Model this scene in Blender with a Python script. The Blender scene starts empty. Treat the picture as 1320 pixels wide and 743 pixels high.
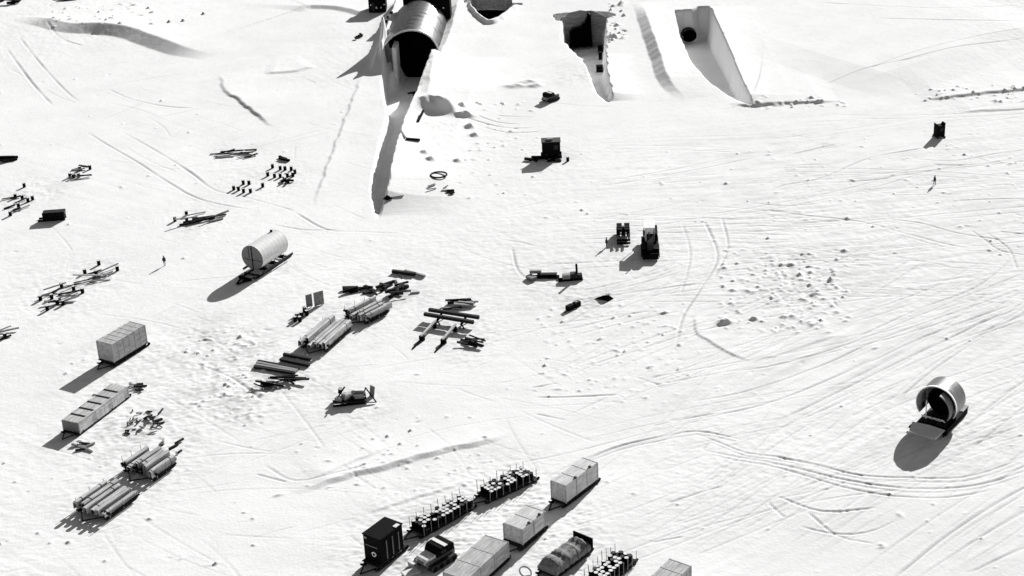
import bpy, bmesh, math, random
import numpy as np
from mathutils import Vector, Matrix
random.seed(7); rng = np.random.default_rng(11)
C = bpy.context.scene.collection
PI = math.pi

# ------------------------------------------------------------------ camera
CAM_H, F_PX, PITCH, ROLL = 116.0, 2200.0, math.radians(25.0), 0.05
cf = Vector((0, math.cos(PITCH), -math.sin(PITCH)))
u0 = Vector((0, math.sin(PITCH), math.cos(PITCH))); r0 = Vector((1, 0, 0))
cr = r0*math.cos(ROLL) - u0*math.sin(ROLL)
cu = u0*math.cos(ROLL) + r0*math.sin(ROLL)
def at(px, py, z=0.0):
    """where the sight line through a photo pixel meets the height z"""
    d = cf + cr*((px-660)/F_PX) - cu*((py-371.5)/F_PX)
    t = (z-CAM_H)/d.z
    return Vector((d.x*t, d.y*t, z))
cd = bpy.data.cameras.new('camera'); cam = bpy.data.objects.new('camera', cd); C.objects.link(cam)
m = Matrix((cr, cu, -cf)).transposed().to_4x4(); m.translation = (0, 0, CAM_H)
cam.matrix_world = m
cd.sensor_width = 36; cd.lens = 36*F_PX/1320; cd.clip_end = 8000; cd.clip_start = 1
bpy.context.scene.camera = cam

# ------------------------------------------------------------------ light
SUN_EL, SUN_AZ = math.radians(24), math.atan2(.6, 1.0)
sdir = Vector((math.sin(SUN_AZ)*math.cos(SUN_EL), math.cos(SUN_AZ)*math.cos(SUN_EL), math.sin(SUN_EL)))
sl = bpy.data.lights.new('sun', 'SUN'); so = bpy.data.objects.new('sun', sl); C.objects.link(so)
sl.energy = 4.6; sl.angle = math.radians(.5); sl.color = (1, .995, .99)
so.rotation_euler = sdir.to_track_quat('Z', 'Y').to_euler()
w = bpy.data.worlds.new('World'); bpy.context.scene.world = w; w.use_nodes = True
nt = w.node_tree; nt.nodes.clear()
sky = nt.nodes.new('ShaderNodeTexSky'); sky.sky_type = 'NISHITA'; sky.sun_disc = False
sky.sun_elevation = SUN_EL; sky.sun_rotation = SUN_AZ
bw = nt.nodes.new('ShaderNodeRGBToBW'); bg = nt.nodes.new('ShaderNodeBackground'); wo = nt.nodes.new('ShaderNodeOutputWorld')
bg.inputs[1].default_value = 0.05
nt.links.new(sky.outputs[0], bw.inputs[0]); nt.links.new(bw.outputs[0], bg.inputs[0]); nt.links.new(bg.outputs[0], wo.inputs[0])
vs = bpy.context.scene.view_settings
vs.view_transform = 'Standard'; vs.look = 'None'; vs.gamma = 1; vs.use_curve_mapping = False
vs.exposure = 0.57

# ------------------------------------------------------------------ materials (black-and-white photograph: neutral greys)
def mat(name, v, rough=.7, metal=0.0, var=.25, scale=(3, 3, 3), coords='Object', bump=0.0, bscale=20, spec=.5):
    m = bpy.data.materials.new(name); m.use_nodes = True
    n = m.node_tree.nodes; l = m.node_tree.links; b = n['Principled BSDF']
    tc = n.new('ShaderNodeTexCoord'); mp = n.new('ShaderNodeMapping'); mp.inputs['Scale'].default_value = scale
    l.new(tc.outputs[coords], mp.inputs[0])
    no = n.new('ShaderNodeTexNoise'); no.inputs['Scale'].default_value = 1; no.inputs['Detail'].default_value = 5
    l.new(mp.outputs[0], no.inputs['Vector'])
    cr_ = n.new('ShaderNodeValToRGB'); a, c = v*(1-var), min(1, v*(1+var))
    cr_.color_ramp.elements[0].position = .32; cr_.color_ramp.elements[1].position = .68
    cr_.color_ramp.elements[0].color = (a, a, a, 1); cr_.color_ramp.elements[1].color = (c, c, c, 1)
    l.new(no.outputs[0], cr_.inputs[0]); l.new(cr_.outputs[0], b.inputs['Base Color'])
    b.inputs['Specular IOR Level'].default_value = spec
    b.inputs['Roughness'].default_value = rough; b.inputs['Metallic'].default_value = metal
    if bump:
        n2 = n.new('ShaderNodeTexNoise'); n2.inputs['Scale'].default_value = bscale; n2.inputs['Detail'].default_value = 6
        l.new(tc.outputs[coords], n2.inputs['Vector'])
        bu = n.new('ShaderNodeBump'); bu.inputs['Strength'].default_value = 1; bu.inputs['Distance'].default_value = bump
        l.new(n2.outputs[0], bu.inputs['Height']); l.new(bu.outputs[0], b.inputs['Normal'])
    return m
M = dict(
    snow=mat('snow', .87, 1, 0, .03, (.12, .12, .12), 'Object', .035, 2.2, spec=0),
    packed=mat('packed_snow', .84, .7, 0, .06, (.6, .6, .6), 'Object', .05, 3),
    crate=mat('crate_wood', .58, .8, 0, .22, (.7, 2.6, 2.6), 'Object', .02, 7),
    crate2=mat('weathered_crate_wood', .44, .8, 0, .28, (.7, 2.6, 2.6), 'Object', .02, 7),
    pale=mat('pale_sheet', .46, .8, 0, .45, (.45, 5, 5), 'Object', .03, 6),
    timber=mat('grey_timber', .30, .85, 0, .3, (.4, 8, 8)),
    dark=mat('dark_timber', .02, .85, 0, .5, (.5, 8, 8), spec=.2),
    batten=mat('batten_wood', .42, .8, 0, .2, (2, 2, 2)),
    black=mat('black_paint', .005, .8, 0, .4, spec=.06),
    iron=mat('dark_iron', .014, .6, .1, .5, spec=.3),
    hole=mat('hole_shade', .003, 1, 0, .3, spec=.0),  # near-black, painted as the shade inside openings
    steel=mat('galvanised_steel', .17, .33, 1.0, .2, (1.5, .3, 1.5)),
    tanksteel=mat('pale_tank_steel', .66, .65, 0, .10, (.5, 2, 2)),
    dull=mat('dull_grey_lining', .33, .7, 0, .15),
    grey=mat('grey_paint', .17, .6, 0, .25),
    canvas=mat('grey_canvas', .22, .9, 0, .35, (2, 2, 2), 'Object', .06, 3),
    canvas2=mat('pale_canvas', .6, .9, 0, .3, (1.5, 1.5, 1.5), 'Object', .05, 3),
    headwall=mat('weathered_headwall', .26, .9, 0, .35, (.6, 1, 4)),
    white=mat('white_paint', .8, .6, 0, .06),
    drumlid=mat('pale_drum_lid', .8, .55, 0, .2, (3, 3, 3)),
    cloth=mat('dark_parka_cloth', .03, .9, 0, .3),
    skin=mat('skin', .4, .6, 0, .1),
)

# ------------------------------------------------------------------ builder helpers
class MB:
    def __init__(s): s.v = []; s.f = []
    def add(s, vs, fs):
        o = len(s.v); s.v += [tuple(x) for x in vs]; s.f += [tuple(i+o for i in f) for f in fs]; return s
    def box(s, c, d, rz=0, ry=0, rx=0, taper=1.0):
        R = Matrix.Rotation(rz, 3, 'Z') @ Matrix.Rotation(ry, 3, 'Y') @ Matrix.Rotation(rx, 3, 'X')
        c = Vector(c); vs = []
        for z in (-.5, .5):
            k = taper if z > 0 else 1
            for x, y in ((-.5, -.5), (.5, -.5), (.5, .5), (-.5, .5)):
                vs.append(c + R @ Vector((x*d[0]*k, y*d[1]*k, z*d[2])))
        return s.add(vs, [(3, 2, 1, 0), (4, 5, 6, 7), (0, 1, 5, 4), (1, 2, 6, 5), (2, 3, 7, 6), (3, 0, 4, 7)])
    def bar(s, a, b, wd, ht=None, up=Vector((0, 0, 1))):
        a = Vector(a); b = Vector(b); ht = ht or wd; x = (b-a).normalized()
        y = up.cross(x)
        if y.length < 1e-3: y = Vector((0, 1, 0)).cross(x)
        y.normalize(); z = x.cross(y); vs = []
        for p in (a, b):
            for i, j in ((-1, -1), (1, -1), (1, 1), (-1, 1)): vs.append(p + y*i*wd/2 + z*j*ht/2)
        return s.add(vs, [(3, 2, 1, 0), (4, 5, 6, 7), (0, 1, 5, 4), (1, 2, 6, 5), (2, 3, 7, 6), (3, 0, 4, 7)])
    def cyl(s, a, b, r, n=12, r2=None, caps=True):
        a = Vector(a); b = Vector(b); r2 = r if r2 is None else r2; x = (b-a).normalized()
        y = (Vector((0, 0, 1)) if abs(x.z) < .9 else Vector((1, 0, 0))).cross(x).normalized(); z = x.cross(y); vs = []
        for p, q in ((a, r), (b, r2)):
            for i in range(n):
                t = 2*PI*i/n; vs.append(p + y*math.cos(t)*q + z*math.sin(t)*q)
        fs = [(i, (i+1) % n, n+(i+1) % n, n+i) for i in range(n)]
        if caps: fs += [tuple(range(n-1, -1, -1)), tuple(range(n, 2*n))]
        return s.add(vs, fs)
    def prism(s, poly, a0, a1, axis='y'):
        """poly of (u, z); extruded along y from a0 to a1 (axis y) or along x"""
        n = len(poly)
        P = (lambda u, z, t: (u, t, z)) if axis == 'y' else (lambda u, z, t: (t, u, z))
        vs = [P(u, z, a0) for u, z in poly] + [P(u, z, a1) for u, z in poly]
        return s.add(vs, [(i, (i+1) % n, n+(i+1) % n, n+i) for i in range(n)] + [tuple(range(n-1, -1, -1)), tuple(range(n, 2*n))])
    def ring(s, outer, inner, a0, a1, axis='y'):
        """outline minus opening with equal point counts, extruded"""
        n = len(outer)
        P = (lambda u, z, t: (u, t, z)) if axis == 'y' else (lambda u, z, t: (t, u, z))
        vs = [P(u, z, t) for t in (a0, a1) for pl in (outer, inner) for u, z in pl]
        fs = []
        for i in range(n):
            j = (i+1) % n
            fs += [(i, j, n+j, n+i), (2*n+i, 3*n+i, 3*n+j, 2*n+j), (i, 2*n+i, 2*n+j, j), (n+i, n+j, 3*n+j, 3*n+i)]
        return s.add(vs, fs)
    def grid(s, rows, closed=False):
        nr, nc = len(rows), len(rows[0]); vs = [p for r in rows for p in r]
        fs = [(i*nc+j, i*nc+(j+1) % nc, (i+1)*nc+(j+1) % nc, (i+1)*nc+j) for i in range(nr-1) for j in range(nc if closed else nc-1)]
        return s.add(vs, fs)
    def build(s, name, m, parent=None, smooth=False, bev=0):
        me = bpy.data.meshes.new(name); me.from_pydata(s.v, [], s.f); me.materials.append(M[m] if isinstance(m, str) else m)
        bm = bmesh.new(); bm.from_mesh(me); bmesh.ops.recalc_face_normals(bm, faces=bm.faces)
        if bev: bmesh.ops.bevel(bm, geom=bm.edges[:], offset=bev, segments=1, affect='EDGES')
        bm.to_mesh(me); bm.free()
        if smooth:
            for p in me.polygons: p.use_smooth = True
        o = bpy.data.objects.new(name, me); C.objects.link(o)
        if parent: o.parent = parent
        return o
def tag(o, label, cat, group=None):
    o['label'] = label; o['category'] = cat; o['kind'] = 'thing'
    if group: o['group'] = group
    return o
def thing(name, label, cat, loc=(0, 0, 0), rz=0, group=None):
    o = bpy.data.objects.new(name, None); C.objects.link(o); o.location = loc; o.rotation_euler = (0, 0, rz)
    o.empty_display_size = .3
    return tag(o, label, cat, group)
def dup(root, loc, rz, label=None, group=None, rot=None, scale=None):
    r = root.copy(); C.objects.link(r); r.location = loc; r.rotation_euler = rot or (0, 0, rz)
    if scale: r.scale = scale
    if label: r['label'] = label
    if group: r['group'] = group
    elif 'group' in r and label: del r['group']
    for ch in list(root.children):
        c = ch.copy(); C.objects.link(c); c.parent = r
        for g in list(ch.children):
            d = g.copy(); C.objects.link(d); d.parent = c
    return r

# ------------------------------------------------------------------ the snow field: one sheet
fx = np.arange(-150, 150.01, .2)
gx = np.cumsum(.2*1.35**np.arange(1, 27)); gx = gx[gx < 3500]
xs = np.concatenate([-150-gx[::-1], fx, 150+gx])
yy = [148.0]
while yy[-1] < 452: yy.append(yy[-1] + .15*yy[-1]/165)
fy = np.array(yy); gy2 = gx[gx < 6000]; gy1 = gx[gx < 900]
ys = np.concatenate([148-gy1[::-1], fy, fy[-1]+gy2])
NX, NY = len(xs), len(ys); X, Y = np.meshgrid(xs, ys); Z = np.zeros((NY, NX)); PACK_SHADE = np.zeros((NY, NX))
inner = np.clip((150-np.abs(X))/8, 0, 1)*np.clip((Y-148)/5, 0, 1)*np.clip((450-Y)/8, 0, 1)

def noise(lx, ly, ang=0.0):
    """smooth random field; lx, ly correlation lengths in grid cells along a direction"""
    f = rng.standard_normal((NY, NX)); FX = np.fft.fftfreq(NX)[None, :]; FY = np.fft.fftfreq(NY)[:, None]
    c, s = math.cos(ang), math.sin(ang); U = FX*c+FY*s; V = -FX*s+FY*c
    k = np.exp(-2*(PI**2)*((U*lx)**2+(V*ly)**2))
    g = np.real(np.fft.ifft2(np.fft.fft2(f)*k)); return g/g.std()
def catmull(P, step=1.5):
    P = [np.array(p[:2], float) for p in P]; out = []
    Q = [2*P[0]-P[1]] + P + [2*P[-1]-P[-2]]
    for i in range(1, len(Q)-2):
        n = max(1, int(np.linalg.norm(Q[i+1]-Q[i])/step))
        for k in range(n):
            t = k/n; a, b, c, d = Q[i-1], Q[i], Q[i+1], Q[i+2]
            out.append(.5*(2*b+(c-a)*t+(2*a-5*b+4*c-d)*t*t+(3*b-a-3*c+d)*t**3))
    out.append(P[-1]); return np.array(out)
def win(x0, x1, y0, y1):
    i0, i1 = np.searchsorted(xs, [x0, x1]); j0, j1 = np.searchsorted(ys, [y0, y1])
    return slice(max(0, j0), min(NY, j1+1)), slice(max(0, i0), min(NX, i1+1))
def dist_line(P, rad):
    """signed distance (left of the walk positive) and arc fraction near a polyline"""
    D = np.full((NY, NX), 1e9, np.float32); T = np.zeros((NY, NX), np.float32)
    seg = np.linalg.norm(np.diff(P, axis=0), axis=1); cum = np.concatenate([[0], np.cumsum(seg)])
    bb = win(P[:, 0].min()-rad, P[:, 0].max()+rad, P[:, 1].min()-rad, P[:, 1].max()+rad)
    for i in range(len(P)-1):
        a, b = P[i], P[i+1]; L = seg[i]
        if L < 1e-6: continue
        sl_ = win(min(a[0], b[0])-rad, max(a[0], b[0])+rad, min(a[1], b[1])-rad, max(a[1], b[1])+rad)
        x, y = X[sl_]-a[0], Y[sl_]-a[1]; d = (b-a)/L
        t = np.clip(x*d[0]+y*d[1], 0, L); ex, ey = x-t*d[0], y-t*d[1]; r = np.hypot(ex, ey)
        sg = np.where(d[0]*y-d[1]*x >= 0, 1, -1)
        old = D[sl_]; mk = r < np.abs(old)
        D[sl_] = np.where(mk, r*sg, old); T[sl_] = np.where(mk, (cum[i]+t)/cum[-1], T[sl_])
    return bb, D[bb], T[bb], cum[-1]
def wpts(px): return [at(*p) for p in px]
def fade(t, L, seed):
    r = np.random.default_rng(seed); n = max(3, int(L/5)); k = r.uniform(.25, 1.15, n+1)
    return np.interp(t, np.linspace(0, 1, n+1), k)*np.clip(t*10, 0, 1)*np.clip((1-t)*10, 0, 1)
TR = 0
def track(px, depth=.16, wd=.28, pts=None, rut_shade=None):
    global TR; TR += 1
    P = catmull(pts if pts is not None else wpts(px), 1.5)
    far = P[:, 1].mean()/200.0; wd = wd*(.38+.32*far); depth *= .52
    bb, D, T, L = dist_line(P, wd*5)
    f = fade(T, L, TR)*(np.abs(D) < wd*5)
    PACK_SHADE[bb] = np.maximum(PACK_SHADE[bb], f*(rut_shade if rut_shade is not None else depth*4.5)*np.exp(-(D/(.8*wd))**2))  # rut centre coloured darker to stand in for the shade in the rut
    Z[bb] += f*depth*(-np.exp(-(D/wd)**2) + .25*np.exp(-((np.abs(D)-1.9*wd)/(.9*wd))**2))
def bank(px, H, steep=.8, gentle=12, side=1, pw=1.0, taper=6, hs=None):
    """one steep side, one long gentle side"""
    global TR; TR += 1
    P = catmull(wpts(px), 1.5); r = np.random.default_rng(TR)
    R_ = max(gentle*3, steep*1.2, 6); bb, D, T, L = dist_line(P, R_); S = D*side
    ph = r.uniform(0, 6.28, 6); jit = sum(np.sin(T*L*2*PI/w_+p_)*a_ for w_, p_, a_ in zip((13.1, 7.3, 4.4, 3.1), ph, (.6, .5, .35, .2)))*.8
    S = S + np.where(S < .6, jit*(.25 if steep < 1.5 else .12), 0)
    hh = np.interp(T, np.linspace(0, 1, len(hs)), hs) if hs else 1.0
    env = np.clip(T*taper, 0, 1)*np.clip((1-T)*taper, 0, 1)*hh
    h = np.where(S > 0, np.exp(-np.clip(S, 0, 1e3)/gentle), np.clip(1+S/steep, 0, 1))
    Z[bb] += np.where(np.abs(D) < 1e8, h*H*env*np.clip((R_-np.abs(D))/(R_*.5), 0, 1), 0)
def mound(px, py, r, h, ex=1.0, rz=0.0, sharp=2.0, w=None):
    p = w if w is not None else at(px, py); q = r*max(ex, 1)*2.2
    s_ = win(p[0]-q, p[0]+q, p[1]-q, p[1]+q); x, y = X[s_]-p[0], Y[s_]-p[1]
    c, s = math.cos(rz), math.sin(rz); u, v = (x*c+y*s)/(r*ex), (-x*s+y*c)/r
    Z[s_] += h*np.exp(-(u*u+v*v)**(sharp/2))*(1+.12*np.sin(u*5+v*3))

# gentle relief, wind texture and churned snow
Z += inner*(.11*noise(75, 60) + .014*noise(16, 12) + .004*noise(3, 2.5))
a1 = noise(90, 90); a2 = noise(60, 60)
def region(px0, px1, py0, py1, soft=12):
    p = [at(px0, py0), at(px1, py0), at(px0, py1), at(px1, py1)]
    x0, x1 = min(q.x for q in p), max(q.x for q in p); y0, y1 = min(q.y for q in p), max(q.y for q in p)
    return np.clip((X-x0)/soft, 0, 1)*np.clip((x1-X)/soft, 0, 1)*np.clip((Y-y0)/soft, 0, 1)*np.clip((y1-Y)/soft, 0, 1)
Z += inner*region(760, 1400, 400, 800)*.007*noise(50, 1.5, math.radians(42))*np.clip(.8+.7*a1, .1, 2)
Z += inner*region(820, 1400, 120, 460)*.007*noise(40, 1.5, math.radians(6))*np.clip(.7+.7*a2, .1, 2)
Z += inner*region(560, 960, 150, 560)*.004*noise(26, 1.5, math.radians(-4))*np.clip(.6+.8*a1, .05, 2)
Z += inner*region(-60, 420, 420, 800)*.005*noise(14, 1.6, math.radians(-38))*np.clip(.6+.8*a2, .05, 2)
Z += inner*region(-60, 420, -40, 330)*.005*noise(34, 1.6, math.radians(-30))*np.clip(.6+.8*a1, .05, 2)
Z += inner*.006*noise(1.5, 1.2)*np.clip(.5+.9*a2, 0, 2)

PACK_SHADE += inner*region(690, 1400, 330, 800, 40)*(.07+.06*noise(90, 3, math.radians(43))+.05*noise(40, 1.3, math.radians(39)))
PACK_SHADE += inner*region(800, 1400, 130, 420, 30)*(.06+.04*noise(80, 2.5, math.radians(7))+.04*noise(30, 1.2, math.radians(3)))
PACK_SHADE += inner*(.03*noise(5, 1.5, math.radians(10))*np.clip(a1, 0, 2)+.03*noise(1.3, 1.1))
# --- banks and ridges
bank([(25,21),(60,28),(92,36),(125,38),(165,42),(197,52),(235,64),(279,71)], 1.45, 4.2, 22, 1, hs=[.3,.7,.8,1.3,1.1,1.05,.85,.6])
bank([(594,-8),(588,20),(580,50),(566,82),(556,125),(548,158)], 1.3, 2.2, 9, 1, hs=[1.1,1.2,.9,.9,1.1,.6])
bank([(827,4),(838,38),(852,78),(862,105),(886,128)], 1.35, 2.3, 7, 1, hs=[.6,.9,1.2,1.0,.5])
bank([(940,133),(968,137),(1010,134),(1082,130)], .45, .7, 16, 1, hs=[.8,1,.9,.6])
bank([(1190,129),(1240,124),(1290,119),(1345,114)], .4, .7, 16, 1)
bank([(1090,112),(1200,78),(1270,50),(1365,28)], .7, 12, 40, 1)
bank([(1235,145),(1290,142),(1345,140)], .2, .5, 6, 1)
bank([(284,95),(292,118),(310,130),(335,150),(356,164)], .4, .7, 9, 1, hs=[.5,.6,1.0,1.0,.5])
bank([(340,95),(372,93),(408,86)], .3, 1.0, 6, 1)
bank([(385,16),(400,10),(440,12),(478,22)], .6, 1.8, 8, 1)
bank([(378,637),(420,621),(470,608),(520,594),(565,582),(612,571),(660,556)], .36, .9, 3.5, 1, hs=[.8,1,1.1,1.2,1.0,.9,.5])
bank([(398,618),(440,603),(480,585),(502,575)], .14, .5, 3, 1)
bank([(470,662),(505,650),(545,638),(600,622)], .14, .5, 3, 1)
bank([(895,405),(902,430),(935,452),(970,466)], .16, .35, 4, 1)
bank([(970,466),(1010,454),(1050,440),(1092,430)], .12, .35, 4, 1)
bank([(404,270),(414,240),(432,190),(455,130),(468,95)], .22, .6, 5, -1)
bank([(602,-4),(605,11),(614,24),(628,34),(642,30),(656,20),(668,6)], .9, .8, 2.5, 1, taper=10)
# snow berms added along the right rims to cast shade into the cuts
bank([(488,278),(499,251),(509,211),(522,171),(539,136),(553,103),(563,78)], 3.5, 1.0, 7, -1, taper=12, hs=[.25,.9,1,1,1.15,1.25,1.1])
bank([(970,139),(953,104),(938,67),(923,34),(915,10)], 1.5, .8, 6, -1, taper=14, hs=[.5,.9,1,1,.8])
bank([(789,131),(784,108),(780,92),(778,70)], 1.2, .7, 3, -1, taper=10)
# snow bank added on the arch's left flank to shorten its shadow
bank([(478,96),(492,74),(497,60),(507,30),(514,4)], 3.2, 15, 1.0, 1, taper=8)
# --- tracks (each a rut with its pressed-up edges)
TRK = [
 [(8,62),(40,105),(68,136)], [(25,48),(52,82),(85,117),(104,132)], [(108,168),(140,188),(178,210),(218,236),(260,258),(330,272)],
 [(157,170),(205,197),(245,222),(278,246),(320,252)], [(300,250),(345,262),(380,272)], [(140,115),(170,128),(210,137),(250,140)],
 [(380,274),(420,296),(460,299),(520,302)], [(350,290),(395,297),(440,296)],
 [(900,268),(960,270),(1040,278),(1110,286),(1170,302),(1222,316),(1262,322)], [(1146,283),(1185,288),(1236,302),(1300,312)],
 [(1250,297),(1272,312),(1290,325),(1330,332)], [(1270,300),(1300,322),(1312,350)], [(1288,300),(1325,304)],
 [(1180,206),(1230,208),(1290,198),(1330,193)], [(1130,224),(1190,222),(1250,216),(1330,208)], [(1090,236),(1150,230)], [(1150,252),(1200,252)],
 [(1230,260),(1290,258),(1330,258)], [(1200,213),(1250,214),(1300,208)],
 [(700,637),(735,606),(790,577),(850,563),(900,556),(960,568)], [(690,625),(740,597),(800,574),(860,560),(890,543)],
 [(905,580),(950,590),(985,596),(1030,606),(1080,618),(1140,628),(1200,631),(1262,625),(1330,605)],
 [(890,556),(930,572),(962,585),(1000,590),(1050,600),(1110,614),(1180,617),(1240,616),(1290,602),(1330,585)],
 [(985,600),(1040,615),(1090,630),(1150,640),(1220,642),(1290,630)], [(1000,590),(1070,607),(1120,616)],
 [(1030,678),(1065,686),(1100,688),(1130,682),(1160,668)], [(988,646),(1000,658),(1012,668)], [(1250,737),(1290,718),(1345,696)],
 [(1040,660),(1080,690),(1130,700)],
 [(840,549),(880,540),(925,532)], [(690,512),(740,511),(800,508)], [(685,500),(720,493)], [(690,533),(730,541)], [(820,486),(850,496)],
 [(620,165),(660,172),(700,170)], [(605,148),(640,158),(672,161)], [(600,155),(650,165),(690,166)], [(640,150),(690,152)],
 [(960,262),(1010,266),(1060,263)], [(990,272),(1030,274)], [(1010,215),(1060,212)], [(1020,200),(1080,186)],
 [(1000,640),(1060,660),(1130,655)], [(860,650),(890,640),(930,628)], [(840,700),(880,692)], [(905,580),(925,560),(938,552)],
 [(340,600),(380,620),(430,612),(480,598)], [(330,612),(370,622)], [(250,470),(300,490),(340,520)],
 [(1150,520),(1210,470),(1290,420),(1340,395)], [(1130,530),(1200,470),(1270,428),(1340,385)], [(1000,545),(1090,500),(1180,455),(1300,400)],
 [(990,560),(1080,520),(1140,485),(1240,440),(1330,410)], [(1060,560),(1110,520),(1160,495)], [(1235,560),(1280,520),(1335,480)],
 [(1250,580),(1300,540),(1335,512)], [(1100,740),(1170,690),(1250,640),(1340,590)], [(1150,745),(1220,690),(1300,640),(1340,620)],
 [(1180,745),(1250,700),(1340,650)], [(870,520),(960,505),(1060,470),(1150,430),(1330,370)], [(900,540),(990,520),(1090,480),(1200,430),(1330,385)],
 [(930,480),(1000,470),(1100,440),(1200,400),(1330,350)], [(1090,440),(1180,400),(1260,370),(1310,330)],
 [(905,280),(925,330),(905,370),(880,410),(870,460)], [(930,280),(938,320),(920,360)], [(880,290),(890,330),(878,380)],
 [(990,250),(1010,240),(1060,230),(1120,205),(1200,190)], [(660,320),(668,350),(690,368)],
 [(1110,95),(1180,70),(1260,50),(1330,38)], [(1150,85),(1230,65),(1330,50)], [(1060,110),(1120,90),(1200,75)], [(1050,3),(1130,8),(1220,12),(1330,5)], [(1130,25),(1220,28),(1320,30)],
 [(60,30),(80,50),(110,60)],
]
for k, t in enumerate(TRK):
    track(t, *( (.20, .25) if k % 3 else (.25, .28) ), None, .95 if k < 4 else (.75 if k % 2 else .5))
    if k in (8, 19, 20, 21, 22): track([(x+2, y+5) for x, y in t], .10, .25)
# faint criss-cross of older tracks
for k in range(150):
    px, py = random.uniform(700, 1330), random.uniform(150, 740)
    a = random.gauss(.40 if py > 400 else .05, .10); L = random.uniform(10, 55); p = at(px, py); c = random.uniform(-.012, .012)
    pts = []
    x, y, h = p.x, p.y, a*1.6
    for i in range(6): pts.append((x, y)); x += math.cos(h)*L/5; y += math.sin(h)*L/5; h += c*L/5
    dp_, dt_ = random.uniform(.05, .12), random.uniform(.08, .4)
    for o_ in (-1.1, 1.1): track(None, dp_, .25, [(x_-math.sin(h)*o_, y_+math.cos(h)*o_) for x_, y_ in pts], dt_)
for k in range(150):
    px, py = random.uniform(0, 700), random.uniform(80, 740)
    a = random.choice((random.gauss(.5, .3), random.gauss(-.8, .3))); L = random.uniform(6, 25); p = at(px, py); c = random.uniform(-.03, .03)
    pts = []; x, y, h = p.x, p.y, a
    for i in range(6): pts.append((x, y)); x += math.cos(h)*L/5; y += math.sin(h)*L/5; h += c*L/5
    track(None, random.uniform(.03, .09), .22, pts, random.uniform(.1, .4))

# --- snow trodden and dirtied round the loads
tn = noise(1.2, 1.0); tn2 = noise(7, 6)
for px, py, r_ in [(150,470,9),(125,560,8),(195,550,8),(215,600,7),(130,650,9),(340,350,7),(440,410,9),(505,370,8),(360,485,9),(455,525,7),(585,410,10),(610,445,6),(820,325,10),(715,362,8),(760,390,6),
                   (570,670,10),(650,630,9),(500,710,9),(560,720,8),(700,660,9),(740,720,9),(1210,550,11),(710,205,7),(565,180,10),(345,235,10),(300,198,7),(255,285,7),(75,380,9),(125,355,7),(40,250,9),(750,95,8),(1010,370,12),(300,500,12),(260,440,10)]:
    p = at(px, py); g_ = np.exp(-((X-p.x)**2+((Y-p.y)/1.3)**2)/(r_*.8)**2)*inner
    PACK_SHADE += g_*np.clip(.05+.10*tn2+.09*tn, 0, .5); Z += g_*.016*tn
# --- crumbs, clods and heaps of snow
def crumbs(n, x0, x1, y0, y1, r=(.22, .5), h=(.12, .3)):
    for _ in range(n):
        mound(random.uniform(x0, x1), random.uniform(y0, y1), random.uniform(*r)*random.choice((.4, .5, .7)), random.uniform(*h)*random.choice((-.5, .6, .9, 1.2)), random.uniform(.8, 2.2), random.uniform(0, 3))
crumbs(60, 930, 1090, 325, 425, (.4, .9), (.10, .28)); crumbs(170, 925, 1095, 322, 428, (.3, .7), (.10, .26)); crumbs(90, 990, 1080, 335, 390, (.3, .7), (.10, .26)); crumbs(120, 240, 345, 425, 545, (.3, .6), (.08, .2)); crumbs(150, 690, 890, 390, 520, (.25, .5), (.06, .16)); crumbs(120, 990, 1320, 170, 300, (.3, .6), (.08, .2))
crumbs(40, 690, 880, 400, 480); crumbs(60, 250, 340, 430, 540); crumbs(45, 0, 340, 420, 740); crumbs(30, 340, 660, 480, 640)
crumbs(80, 690, 1320, 190, 330); crumbs(50, 590, 700, 130, 260, (.3, .6), (.2, .4)); crumbs(60, 0, 480, 90, 340); crumbs(50, 60, 200, 5, 40, (.4, .8), (.2, .5))
crumbs(40, 785, 805, 5, 55, (.4, .9), (.3, .8)); crumbs(40, 1180, 1320, 112, 132, (.4, .7), (.2, .4)); crumbs(30, 940, 1090, 128, 140, (.4, .7), (.2, .4))
crumbs(70, 380, 640, 560, 640, (.2, .35), (.1, .2)); crumbs(90, 660, 1320, 430, 740, (.2, .4), (.08, .2))
for a, b, r, h, e in [(565,150,2.0,1.5,1.5),(576,149,1.9,1.4,1.2),(554,146,1.7,1.2,1.0),(600,153,1.0,1.0,1.8),(606,166,.9,.8,1.0),(596,143,.8,.8,1.0),(612,176,.8,.6,1),
                      (680,108,1.2,.6,2.0),(690,112,1.0,.5,1.5),(665,113,1.2,.5,2),(590,210,.7,.5,1),(548,205,.7,.5,1),(556,212,.8,.6,1),
                      (935,415,.7,.6,1.5),(973,411,.45,.4,1.2),(1050,379,.45,.35,2.4),(1020,341,.4,.3,1.2),(1088,323,.45,.35,1.2),(1010,408,.4,.3,1.5)]:
    mound(a, b, r, h, e, random.uniform(-.3, .3), 2.4)

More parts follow.
